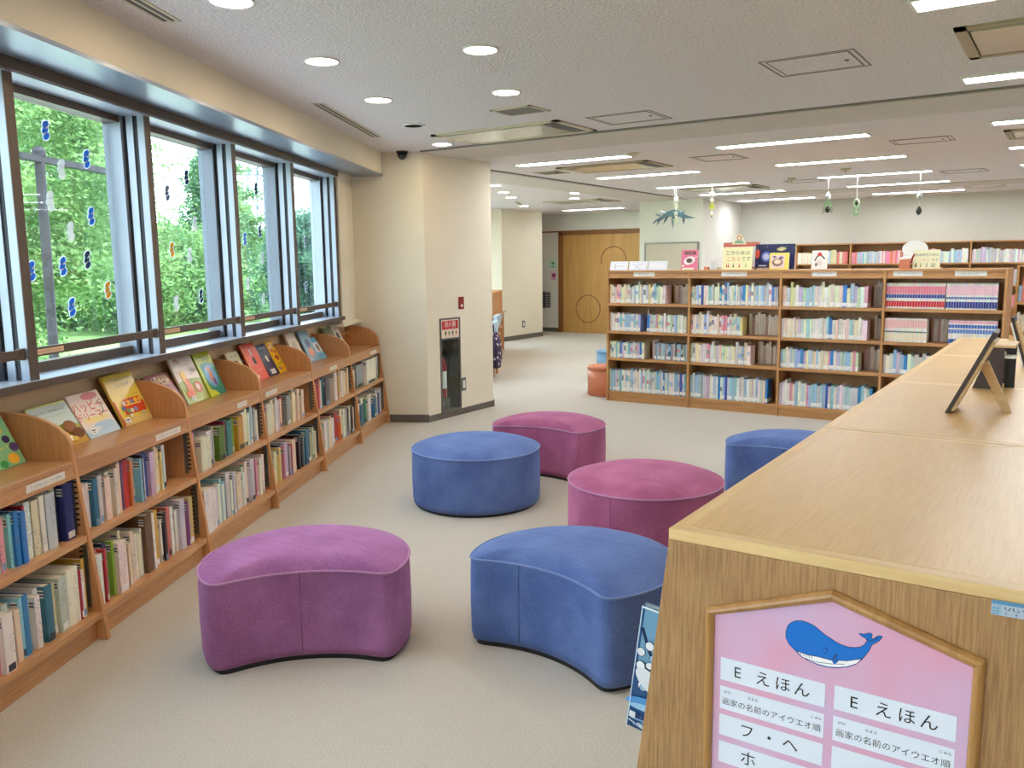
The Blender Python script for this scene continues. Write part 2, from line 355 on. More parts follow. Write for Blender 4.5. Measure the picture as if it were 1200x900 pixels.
# far walls: door wall and the wall behind the tall bookcases
DY = 15.7
obj('wall_far', MB().box(fx-.5, -9.36, DY, DY+.12, 0, CZ).box(-9.36, -6.75, DY, DY+.12, 2.13, CZ).box(-6.75, -5.2, DY, DY+.12, 0, CZ), 'wall_white', kind='structure')
obj('wall_back', MB().box(-5.2, XR, 15.15, 15.25, 0, CZ), 'wall_grey', kind='structure')
# left wall below the windows (low wall) - both window bays
lw = MB().box(WN-.15, WN, S0, 7.74, 0, 1.02).box(WN-.15, WN, 7.74, S1, 0, .72)
obj('wall_left', lw, 'panel_beige', frame=W, kind='structure')
# parts of the window wall above the openings and the pier outside the first column
up = MB().box(WN-.15, WN, 7.74, S1, 2.3, CZ).box(WN-.15, WN, 7.74, 8.7, .72, 2.3).box(WN-.15, WN, 17.5, S1, .72, 2.3).box(WN-.15, WN, S0, -3.8, 1.02, CZ)
obj('wall_outer', up, 'wall_cream', frame=W, kind='structure')

# soffit box over the windows
sf = MB().box(-2.6, -1.995, -4.0, 7.73, 2.325, CZ)
obj('trim_1', sf, 'soffit_paint', frame=W, kind='structure')
sm_ = MB().box(-2.25, -1.99, -4.0, 7.73, 2.307, 2.325)
obj('trim_2', sm_, 'soffit_metal', frame=W, kind='structure')
obj('trim_3', MB().box(-2.262, -2.25, -4.0, 7.22, 2.262, 2.325).box(-2.5, -2.262, -4, 7.22, 2.262, 2.27), 'bronze', frame=W, kind='structure')
obj('trim_4', MB().box(-2.5, -2.262, -4, 7.22, 2.255, 2.262), 'alu', frame=W, kind='structure')
# sill
obj('trim_5', MB().box(-2.5, -2.262, -4.0, 7.30, 1.04, 1.052), 'sill_metal', frame=W, kind='structure', bevel=.002)
obj('trim_6', MB().box(-2.268, -2.256, -4.0, 7.28, 1.018, 1.05).box(-2.41, -2.268, -4, 7.28, 1.018, 1.04), 'bronze', frame=W, kind='structure')
# boxed pier at the end of the windows
obj('wall_pier', MB().box(-2.5, -2.262, 7.225, 7.47, .99, 2.307).prism([(-2.5, 7.47), (-2.262, 7.47), (-2.29, 7.735), (-2.5, 7.735)], .99, 2.307), 'wall_cream', frame=W, kind='structure')
obj('trim_7', MB().box(-2.5, -2.245, 7.2, 7.735, .958, .99), 'wall_cream', frame=W, kind='structure', bevel=.004)

# windows
MUL = [3.143 + 1.012*k for k in range(-7, 4)] + [7.197]
def window(i, s_l, s_r):
    """bay between mullion centres s_l..s_r"""
    o = thing('window_%d' % i, None, None, (-2.28, s_l, 1.052), W, kind='structure')
    z0, z1 = 1.052, 2.256
    for c in (s_l,):
        obj('mullion', MB().box(-2.315, -2.28, c-.027, c+.027, z0, z1).box(-2.375, -2.34, c-.027, c+.027, z0, z1), 'alu', o)
        obj('mullion_front', MB().box(-2.2805, -2.277, c-.0275, c+.0275, z0, z1), 'bronze', o)
        obj('gasket', MB().box(-2.34, -2.315, c-.02, c+.02, z0, z1).box(-2.40, -2.375, c-.02, c+.02, z0, z1), 'gasket', o)
    if i == 11:
        c = s_r+.0
        obj('mullion', MB().box(-2.315, -2.28, c-.027, c+.027, z0, z1).box(-2.375, -2.34, c-.027, c+.027, z0, z1), 'alu', o); obj('mullion_front', MB().box(-2.2805, -2.277, c-.0275, c+.0275, z0, z1), 'bronze', o); obj('gasket', MB().box(-2.34, -2.315, c-.02, c+.02, z0, z1).box(-2.40, -2.375, c-.02, c+.02, z0, z1), 'gasket', o)
    a, b = s_l+.0, s_r-.0
    fr = MB().box(-2.49, -2.395, a-.045, a+.03, z0, z1).box(-2.49, -2.395, b-.045, b+.02, z0, z1)
    obj('sash', fr, 'alu', o)
    obj('head_rail', MB().box(-2.49, -2.40, a+.03, b-.045, z1-.035, z1), 'bronze', o)
    obj('bottom_rail', MB().box(-2.47, -2.42, a+.03, b-.045, z0+.0, z0+.045), 'bronze', o)
    obj('pane', MB().box(-2.466, -2.460, a+.03, b-.045, z0+.045, z1-.035), 'window_glass', o)
    g = obj('guard_rail', MB().box(-2.305, -2.29, a+.03, b-.05, 1.142, 1.18), 'bronze', o, bevel=.002)
    obj('end_cap', MB().box(-2.31, -2.287, b-.055, b-.03, 1.138, 1.184), 'bronze', o)
    if i >= 8:
        p = Plane((-2.29, a+.045, 1.15), (0, 1, 0), (0, 0, 1), (1, 0, 0)); L_ = .17
        p.rect(0, 0, L_, .022, (216, 186, 150)); p.glyphs(.008, L_-.01, .005, .011, (120, 92, 70), rnd, .0012)
        obj('notice_strip', p.mb, 'print', g, colors=True)
for i in range(len(MUL)-1): window(i+1, MUL[i], MUL[i+1])
# second window bay beyond the column (seen only by its daylight)
o = thing('window_13', None, None, (WN, 8.7, .72), W, kind='structure')
for k in range(9):
    c = 8.7+k*1.1
    obj('mullion', MB().box(-2.53, -2.42, c-.03, c+.03, .72, 2.3), 'alu', o)
    if k < 8: obj('pane', MB().box(-2.51, -2.505, c+.03, c+1.07, .72, 2.3), 'window_glass', o)

# first column: left face square to the window wall, right face along y, with the extinguisher recess
c1 = (-5.072, 6.061)
def an(d): return (c1[0]-math.cos(ANG)*d, c1[1]-math.sin(ANG)*d)
pA = an(.80)
X1 = -5.072
colp = [c1, (X1, 6.26), (X1-.2, 6.26), (X1-.2, 6.56), (X1, 6.56), (X1, 7.13), (X1-1.3, 7.13), pA]
cm = MB().prism(colp, .065, .975).prism([c1, (X1, 7.13), (X1-1.3, 7.13), pA], .975, CZ).prism([c1, (X1, 7.13), (X1-1.3, 7.13), pA], 0, .065)
obj('wall_column', cm, 'wall_cream', kind='structure')
u = Vector((math.cos(ANG), math.sin(ANG)))
q = an(.50)
bb = MB().prism([(q[0]+.0, q[1]), c1, (c1[0]+.004, c1[1]-.006), (q[0]+.006, q[1]-.009)], 0, .075)
bb.box(X1, X1+.006, 6.055, 7.134, 0, .062)
bb.box(X1-.8, X1+.006, 7.13, 7.136, 0, .075)
obj('baseboard_column', bb, 'base_grey', kind='structure')
# second column
obj('wall_far_column', MB().prism([(-9.15, 13.2), (-9.15, 14.65), (-11.2, 14.65), (-11.2, 12.1)], 0, CZ), 'wall_cream', kind='structure')
obj('baseboard_far_column', MB().box(-9.15, -9.143, 13.19, 14.656, 0, .09), 'base_grey', kind='structure')
obj('wall_square_pillar', MB().box(-6.33, -5.2, 13.3, 15.2, 0, CZ), 'wall_white', kind='structure')
obj('trim_8', MB().box(-5.205, -5.19, 13.29, 13.31, 0, 2.47).box(-5.4, -5.192, 13.285, 13.3, 2.4, 2.47), 'wall_white', kind='structure')
obj('baseboard_far', MB().box(-11.5, -9.37, DY-.01, DY, 0, .09).box(-6.74, -6.33, DY-.01, DY, 0, .09), 'base_grey', kind='structure')

# ceiling beams: shallow dropped bands
obj('trim_9', MB().box(X1+.02, XR, 6.03, 6.72, 2.503, CZ+.02), 'beam_paint', kind='structure')
obj('trim_10', MB().box(-6.18, -5.47, 6.6, DY, 2.503, CZ+.02), 'beam_paint', kind='structure')
obj('trim_11', MB().box(-5.2, XR, 12.95, 13.55, 2.503, CZ+.02), 'beam_paint', kind='structure')
obj('shadow_line_1', MB().box(X1+.02, XR, 6.0, 6.03, 2.509, CZ+.01), 'hatch_line', kind='structure')  # dark strip painted in for the shadow line at the beam's near edge
obj('shadow_line_2', MB().box(-5.47, -5.44, 6.72, 12.95, 2.509, CZ+.01), 'hatch_line', kind='structure')  # shade along the long beam's edge, drawn as a grey strip
obj('trim_12', MB().box(-10.4, -6.33, DY-.02, DY, 2.145, 2.175), 'door_frame', kind='structure')

# double door
d = thing('door_1', None, None, (-8.06, DY, 0), kind='structure')
obj('door_frame', MB().box(-9.38, -9.27, DY-.03, DY+.1, 0, 2.13).box(-9.38, -6.7, DY-.03, DY+.1, 2.08, 2.15), 'door_frame', d)
lf = obj('door_leaf', MB().box(-9.27, -8.066, DY, DY+.05, 0, 2.08), 'door_wood', d)
obj('door_leaf', MB().box(-8.054, -6.85, DY, DY+.05, 0, 2.08), 'door_wood', d)
def ring(cx, cz, r, a0, a1, y):
    return MB().tube([(cx+r*math.cos(t), y, cz+r*math.sin(t)) for t in np.linspace(a0, a1, 40)], .011, 6)
obj('ring_groove', ring(-8.66, .52, .29, 0, 2*math.pi, DY-.002), 'door_frame', lf)
obj('ring_groove', ring(-8.06, 1.53, .29, R(-12), R(192), DY-.002), 'door_frame', d)
pl = Plane((-9.53, DY, 1.15), (1, 0, 0), (0, 0, 1), (0, -1, 0), .004)
pl.rect(-.09, .22, .10, .44, (196, 226, 206)).ell(0, .34, .04, .03, (90, 150, 120)).rect(-.06, .25, .06, .27, (120, 170, 140))
o = obj('wall_notice', pl.mb, 'print', colors=True, label='pale green paper notice on the white wall left of the double door, upper', cat='notice')
pl = Plane((-9.53, DY, .95), (1, 0, 0), (0, 0, 1), (0, -1, 0), .004)
pl.rect(-.06, .17, .10, .37, (232, 206, 216)).ell(.02, .28, .05, .05, (150, 60, 100)).rect(-.04, .19, .08, .21, (180, 120, 150))
o = obj('wall_notice', pl.mb, 'print', colors=True, label='pink paper notice under the green one, left of the double door', cat='notice')

# ================================================================== CEILING FITTINGS
def panel_light(lbl, cx, cy, L_=1.27, wd=.16, e=None):
    o = thing('ceiling_light', lbl, 'ceiling light', (cx, cy, CZ), group='long fluorescent ceiling panels')
    f = MB(); h = .012
    f.box(cx-L_/2-.015, cx+L_/2+.015, cy-wd/2-.015, cy-wd/2, CZ-h, CZ).box(cx-L_/2-.015, cx+L_/2+.015, cy+wd/2, cy+wd/2+.015, CZ-h, CZ)
    f.box(cx-L_/2-.015, cx-L_/2, cy-wd/2, cy+wd/2, CZ-h, CZ).box(cx+L_/2, cx+L_/2+.015, cy-wd/2, cy+wd/2, CZ-h, CZ)
    obj('frame', f, 'white_plastic', o)
    obj('diffuser', MB().box(cx-L_/2, cx+L_/2, cy-wd/2, cy+wd/2, CZ-.006, CZ-.001), 'fluor', o)
    return o
proto = None
cols_ = {'left': -4.33, 'middle': -2.165, 'right': -.0}
rows_ = [7.51, 9.27, 11.03, 12.62, 14.33]
RN = ['nearest beyond the beam', 'second beyond the beam', 'third beyond the beam', 'fourth beyond the beam', 'farthest, by the back wall']
def put_light(lbl, x, y):
    global proto
    if proto is None: proto = panel_light(lbl, x, y)
    else: copy_tree(proto, loc=(x, y, CZ), label=lbl)
for cn, x in cols_.items():
    for rn, y in zip(RN, rows_): put_light('white fluorescent ceiling panel in the %s column, %s' % (cn, rn), x, y)
put_light('white fluorescent ceiling panel at the top right corner, cut by the frame', 0, 3.88)
put_light('white fluorescent ceiling panel just before the beam at the right edge', 0, 5.63)
put_light('lone fluorescent ceiling panel beyond the long beam, above the double door', -7.87, 14.45)
for y, wd in ((-1.4, 'first'), (1.24, 'second'), (3.88, 'third'), (7.51, 'fourth'), (11.03, 'fifth'), (14.33, 'sixth')): put_light('ceiling panel right of the photo frame, %s from the camera end' % wd, 2.4, y)
for y, wd in ((-3.2, 'farther'), (-1.4, 'nearer')): put_light('ceiling panel behind the camera, %s one' % wd, 0, y)
dl0 = None
def downlight(lbl, x, y, r=.082):
    global dl0
    if dl0 is None:
        o = thing('downlight', lbl, 'downlight', (x, y, CZ), group='round warm downlights')
        obj('trim_ring', MB().tube([(x+r*math.cos(t), y+r*math.sin(t), CZ-.003) for t in np.linspace(0, 2*math.pi, 33)[:-1]], .006, 6, closed=True), 'white_plastic', o, smooth=True)
        obj('lamp_disc', MB().lathe([(r-.004, -.006), (r-.004, -.001)], (x, y, CZ), 28), 'downlight', o)
        dl0 = o
    else: copy_tree(dl0, loc=(x, y, CZ), label=lbl)
for lbl, x, y in [('nearest round warm downlight, cut by the top edge of the frame', -2.80, 2.225), ('round warm downlight at the left, nearest the window soffit', -3.24, 3.108), ('round warm downlight in the middle of the near ceiling', -2.467, 3.401),
                  ('round warm downlight before the dome camera and ceiling speaker', -3.707, 4.016), ('round warm downlight just before the square ceiling vent', -2.939, 4.307), ('round warm downlight in front of the column corner, beside the black dome camera', -4.616, 5.782),
                  ('round warm downlight past the column, first of the left row', -6.477, 9.206), ('round warm downlight past the column, second of the left row', -6.996, 10.157), ('round warm downlight past the column, third of the left row', -7.442, 11.013),
                  ('round warm downlight past the column, last of the left row', -8.365, 12.786), ('small far downlight left of the double door, nearer one', -6.284, 10.992), ('small far downlight left of the double door, farther one', -6.787, 11.844),
                  ('round warm downlight above the nearest window shelves outside the view', -2.1, 1.2), ('round warm downlight behind the camera position', -1.2, 0.2), ('round warm downlight over the reading area outside the view', -1.6, 2.3), ('round warm downlight behind the camera near the windows', -.6, -1.6)]:
    downlight(lbl, x, y)
def hatch(x0, x1, y0, y1, lbl):
    o = thing('ceiling_hatch', lbl, 'ceiling hatch', (x0, y0, CZ), group='ceiling access hatches')
    t = .012; m = MB()
    for k in (0, .03):
        m.box(x0+k, x1-k, y0+k, y0+k+t*.6, CZ-.003, CZ).box(x0+k, x1-k, y1-k-t*.6, y1-k, CZ-.003, CZ).box(x0+k, x0+k+t*.6, y0+k, y1-k, CZ-.003, CZ).box(x1-k-t*.6, x1-k, y0+k, y1-k, CZ-.003, CZ)
    obj('frame', m, 'hatch_line', o)
    ld = obj('lid', MB().box(x0+.035, x1-.035, y0+.035, y1-.035, CZ-.002, CZ), 'ceiling_paint', o)
    obj('latch', MB().lathe([(.012, -.006), (.012, 0)], (x1-.08, (y0+y1)/2, CZ-.001), 12), 'hatch_line', ld)
hatch(-1.47, -.998, 4.48, 4.91, 'square ceiling hatch with grey outline, nearest, right of centre')
hatch(-3.0, -2.51, 5.39, 5.80, 'square ceiling hatch just before the beam, right of the air conditioner')
hatch(-3.30, -2.85, 8.04, 8.50, 'square ceiling hatch between the left and middle light columns')
hatch(-1.47, -.985, 8.05, 8.40, 'square ceiling hatch right of the nearest middle fluorescent panel')
hatch(-1.47, -.985, 11.2, 11.6, 'square ceiling hatch right of the far middle fluorescent panels')
hatch(-3.3, -2.85, 11.2, 11.6, 'small ceiling hatch behind the hanging insect mobiles')
hatch(-1.47, -.985, 13.7, 14.2, 'ceiling hatch farthest back, above the wall bookcase')
def cassette(x0, x1, y0, y1, lbl, beige=True):
    o = thing('air_conditioner', lbl, 'air conditioner', (x0, y0, CZ)); m = MB(); t = .05; z0 = CZ-.012
    m.box(x0, x1, y0, y0+t, z0, CZ).box(x0, x1, y1-t, y1, z0, CZ).box(x0, x0+t, y0, y1, z0, CZ).box(x1-t, x1, y0, y1, z0, CZ)
    obj('frame', m, 'ac_beige' if beige else 'cream_plastic', o)
    obj('slot', MB().box(x0+t, x1-t, y0+t, y1-t, CZ-.004, CZ), 'black', o)
    obj('panel', MB().box(x0+t+.01, x1-t-.12, y0+t+.03, y1-t-.03, CZ-.014, CZ-.006), 'ac_panel', o)
    obj('grille', MB().box(x1-t-.11, x1-t-.01, y0+t+.03, y1-t-.03, CZ-.012, CZ-.006), 'grey_slat', o)
cassette(-4.37, -3.2, 5.33, 5.94, 'ceiling air conditioner with glossy panel in front of the beam, left of centre', False)
cassette(-4.80, -3.72, 7.97, 8.62, 'beige ceiling air conditioner between the two nearest left fluorescent panels')
cassette(-.55, .6, 4.36, 5.05, 'beige ceiling air conditioner at the top right corner')
cassette(-.6, .5, 8.0, 8.6, 'beige ceiling air conditioner at the right edge beyond the beam')
cassette(-4.80, -3.72, 11.4, 12.0, 'beige ceiling air conditioner behind the hanging star mobile')
cassette(-7.6, -6.5, 12.2, 12.9, 'wide ceiling air conditioner above the aisle to the double door', False)
def vent(x0, x1, y0, y1, lbl, n=9):
    o = thing('ceiling_vent', lbl, 'ceiling vent', (x0, y0, CZ))
    obj('frame', MB().box(x0, x1, y0, y0+.02, CZ-.008, CZ).box(x0, x1, y1-.02, y1, CZ-.008, CZ).box(x0, x0+.02, y0, y1, CZ-.008, CZ).box(x1-.02, x1, y0, y1, CZ-.008, CZ), 'cream_plastic', o)
    obj('backing', MB().box(x0+.02, x1-.02, y0+.02, y1-.02, CZ-.002, CZ), 'black', o)
    for k in range(n):
        y = y0+.025+(y1-y0-.05)*(k+.5)/n; obj('slat', MB().box(x0+.02, x1-.02, y-.008, y+.008, CZ-.007, CZ-.003), 'hatch_line', o)
vent(-3.37, -3.05, 4.74, 5.0, 'square grey ceiling vent between the downlight and the air conditioner')
vent(-5.25, -4.93, 8.2, 8.5, 'square grey ceiling vent past the column, left of the nearest fluorescent panel')
def slotdiff(n0, s0, s1, lbl):
    o = thing('slot_vent', lbl, 'ceiling vent', (n0, s0, CZ), W); m = MB()
    m.box(n0, n0+.085, s0, s1, CZ-.004, CZ); obj('plate', m, 'cream_plastic', o)
    obj('slot', MB().box(n0+.018, n0+.035, s0+.02, s1-.02, CZ-.006, CZ-.001), 'black', o); obj('slot', MB().box(n0+.052, n0+.069, s0+.02, s1-.02, CZ-.006, CZ-.001), 'black', o)
def nn(x, y): v = W.inverted() @ Vector((x, y, 0)); return v.x, v.y
a_ = nn(-4.70, 5.15); b_ = nn(-4.101, 3.873); slotdiff(b_[0]-.04, b_[1], a_[1]+.03, 'long black twin-slot air vent along the window soffit, before the column')
a_ = nn(-3.19, 2.28); slotdiff(b_[0]-.04, a_[1]-1.4, a_[1], 'black twin-slot air vent cut by the top edge, near the window soffit')
slotdiff(-1.42, 14.2, 15.3, 'small twin-slot air vent on the ceiling before the far column')
# dome camera, speaker, smoke detectors
o = thing('dome_camera', 'small black dome security camera on the ceiling above the column corner', 'security camera', (-5.21, 5.96, CZ))
obj('base', MB().lathe([(.055, 0), (.055, -.012), (.05, -.016)], (-5.2, 5.93, CZ), 24), 'black', o)
obj('dome', MB().lathe([(.045, -.016), (.045, -.035), (.036, -.058), (.02, -.072), (0, -.077)], (-5.2, 5.93, CZ), 24), 'dark_glass', o, smooth=True)
o = thing('ceiling_speaker', 'round white ceiling speaker before the dome camera', 'speaker', (-4.166, 4.891, CZ))
obj('rim', MB().lathe([(.085, 0), (.085, -.008), (.07, -.01), (.07, -.004)], (-4.166, 4.891, CZ), 28), 'white_plastic', o)
obj('mesh', MB().lathe([(.07, -.004), (.07, -.002)], (-4.166, 4.891, CZ), 28), 'cream_plastic', o)
for x, y, l in [(-3.6, 7.4, 'small round smoke detector right of the nearest left fluorescent panel'), (-2.3, 10.2, 'small round smoke detector between middle fluorescent panels'), (-3.1, 10.9, 'small round smoke detector by the second hatch row')]:
    o = thing('smoke_detector', l, 'smoke detector', (x, y, CZ))
    obj('base', MB().lathe([(.055, 0), (.055, -.012), (.03, -.03), (0, -.032)], (x, y, CZ), 20), 'cream_plastic', o, smooth=True); obj('sensor', MB().lathe([(.012, -.03), (.01, -.04)], (x, y, CZ), 12), 'hatch_line', o)
# ================================================================== WINDOW SHELVES
SP = 0.9375
ST = [1.16, 2.10, 3.04, 3.965, 4.885, 5.82, 6.765, 7.70]
UN = ['unit outside the left edge', 'leftmost window shelf unit', 'second window shelf unit from left', 'third window shelf unit from left', 'third-last window shelf unit', 'second-last window shelf unit', 'last window shelf unit by the column']
UN = ['nearest window shelf unit outside the frame', 'leftmost window shelf unit', 'second window shelf unit', 'third window shelf unit', 'fourth window shelf unit', 'fifth window shelf unit', 'last window shelf unit']
def front_n(z): return -1.99 - .105*z
BK = -2.395
def side_panel(s, t=.022, zlow=0):
    pr = [(BK, 0), (-1.985, 0), (-1.990, .06), (front_n(.74), .74), (-2.072, .80)]
    # quarter arch up to the back
    cx, cz = -2.36, .80
    for k in range(1, 13):
        a = math.pi/2*k/12; pr.append((cx+(.288)*math.cos(a), cz+.137*math.sin(a)))
    pr.append((BK, .937))
    return MB().prism(pr, s-t/2, s+t/2, 'y')
def shelf_unit(i):
    a, b = ST[i]+.011, ST[i+1]-.011
    o = thing('window_shelf', 'low beech bookshelf with arched sides, %s' % UN[i], 'bookshelf', (-2.2, (a+b)/2, 0), W, 'low beech shelves under the windows')
    obj('side_panel', side_panel(ST[i]+.0, .022), 'beech_up', o, bevel=.003)
    if i == 6: obj('side_panel', side_panel(ST[i+1], .022), 'beech_up', o, bevel=.003)
    obj('back_panel', MB().box(BK, BK+.01, a, b, 0, .86), 'beech_up', o)
    obj('shelf', MB().box(BK+.01, front_n(.745), a, b, .722, .745), 'beech_along', o, bevel=.002)
    fa = obj('fascia', MB().box(front_n(.7)-.02, front_n(.7)-.004, a, b, .682, .722), 'beech_along', o)
    obj('lower_lip', MB().box(front_n(.69)-.03, front_n(.69), a, b, .676, .69), 'beech_along', o)
    obj('shelf', MB().box(BK+.01, front_n(.44), a, b, .412, .44), 'beech_along', o, bevel=.002)
    obj('shelf', MB().box(BK+.01, front_n(.12), a, b, .092, .12), 'beech_along', o, bevel=.002)
    obj('kickboard', MB().box(-2.045, -2.03, a, b, 0, .092), 'beech_along', o)
    obj('display_rail', MB().box(BK+.01, BK+.045, a, b, .862, .885), 'beech_along', o)
    for sd in (a, b-.003):
        m = MB()
        for lo, hi in ((.14, .40), (.46, .67)):
            m.box(front_n(lo)-.055, front_n(lo)-.035, sd, sd+.003, lo, hi)
        sd_ = obj('shelf_standard', m, 'steel', o)
        k = MB(); z = .15
        while z < .66:
            if not (.40 < z < .46): k.box(front_n(.3)-.052, front_n(.3)-.038, sd-.0006, sd+.0036, z, z+.008)
            z += .022
        q = obj('peg_slot', k, 'gasket', sd_); q['kind'] = 'stuff'
    # label strip on the fascia
    spans = {1: (.69, .93), 2: (.65, .9), 3: (.62, .76), 4: (.08, .28), 5: (.42, .62), 6: (.66, .88)}
    if i in spans:
        u0, u1 = spans[i]; s0 = ST[i]+u0*.935; L_ = (u1-u0)*.935
        nf = front_n(.7)-.0035
        p = Plane((nf, s0, .690), (0, 1, 0), (0, 0, 1), (1, 0, 0), .001); p.rect(0, 0, L_, .030, (228, 224, 214)); p.glyphs(L_*.12, L_*.88, .009, .013, (110, 104, 98), rnd, .0013)
        obj('label_strip', p.mb, 'print', fa, colors=True)
    return o
for i in range(0, 7): shelf_unit(i)

# ---------------------------------------------------------------- books
COL = {'white': (232, 228, 218), 'cream': (226, 214, 186), 'palegrey': (196, 200, 196), 'grey': (150, 154, 156), 'red': (190, 48, 50), 'pink': (224, 150, 168), 'blue': (52, 88, 168), 'teal': (48, 110, 138),
       'navy': (36, 46, 96), 'brightblue': (50, 130, 196), 'paleblue': (160, 194, 216), 'cyan': (132, 194, 204), 'green': (50, 140, 76), 'olive': (84, 112, 44), 'lime': (150, 190, 62), 'seagreen': (58, 128, 116), 'gold': (206, 164, 60),
       'ochre': (196, 152, 52), 'orange': (224, 132, 70), 'salmon': (222, 124, 110), 'purple': (92, 66, 130), 'lilac': (196, 186, 206), 'mauve': (146, 100, 140), 'brown': (112, 68, 50), 'black': (34, 34, 38), 'tan': (216, 174, 116),
       'yellow': (228, 214, 130), 'palegreen': (196, 214, 186), 'crimson': (176, 36, 60), 'magenta': (170, 50, 100), 'peach': (236, 200, 176), 'paleyellow': (236, 230, 190), 'darkgrey': (80, 82, 86)}
NAME = {'palegrey': 'pale grey', 'brightblue': 'bright blue', 'paleblue': 'pale blue', 'palegreen': 'pale green', 'paleyellow': 'pale yellow', 'seagreen': 'sea green', 'darkgrey': 'dark grey'}
def cname(k): return NAME.get(k, k)
NB = 0
def window_book(unit, shelf, k, s, w_, h, d, c, front, z, lean=0, sticker=True, art=None):
    """book with its spine towards the room; s = left side, front = n of the spine"""
    global NB; NB += 1
    th = 'thick' if w_ > .024 else ('thin' if w_ < .013 else 'slim')
    lbl = '%s %s book, %s from left, %s shelf of %s' % (th, cname(c), ORD[k], shelf, UN[unit])
    cc = tuple(max(0, min(255, v+rnd.randint(-9, 9))) for v in COL[c])
    x1 = front; x0 = front-d
    m = MB(); t = min(.0016, w_*.12)
    # shell: two boards and a rounded spine
    m.box(x0, x1-.002, s, s+t, z, z+h).box(x0, x1-.002, s+w_-t, s+w_, z, z+h)
    m.prism([(x1-.003, s), (x1-.0008, s+w_*.12), (x1, s+w_*.35), (x1, s+w_*.65), (x1-.0008, s+w_*.88), (x1-.003, s+w_), (x1-.006, s+w_), (x1-.006, s)], z, z+h)
    o = obj('picture_book', m, 'book_cover', frame=W, origin=(x1, s, z), label=lbl, cat='book', group='picture books on the %s shelf' % shelf, ocol=cc)
    if lean: o.matrix_world = W @ Matrix.Translation((x1, s, z)) @ Matrix.Rotation(lean, 4, 'X')
    obj('pages', MB().box(x0+.003, x1-.0035, s+t, s+w_-t, z+.003, z+h-.003), 'page', o)
    if sticker:
        hh = .030; zz = z+h-.014-hh
        p = MB(); p.col = (226, 226, 220); y_ = s-.0005
        zs = [(0, .18, (226, 226, 220)), (.18, .42, (76, 78, 84)), (.42, .58, (226, 226, 220)), (.58, .82, (76, 78, 84)), (.82, 1, (226, 226, 220))]
        for q0, q1, cc_ in zs: p.c.append(cc_)
        p.v = [(xx, y_, zz+hh*q) for q in (0, .18, .42, .58, .82, 1) for xx in (x1-.032, x1-.006)]; p.f = [(2*i_, 2*i_+1, 2*i_+3, 2*i_+2) for i_ in range(5)]
        obj('call_label', p, 'print', o, colors=True)
    if rnd.random() < .6:
        p = MB(); p.col = rnd.choice([(236, 236, 232), (226, 226, 222), (120, 160, 200), (60, 62, 70)]); z_ = z+rnd.choice([.004, .008]); p.add([(x1+.0006, s+w_*.15, z_), (x1+.0006, s+w_*.85, z_), (x1+.0006, s+w_*.85, z_+.026), (x1+.0006, s+w_*.15, z_+.026)], [(0, 1, 2, 3)]); obj('spine_label', p, 'print', o, colors=True)
    return o
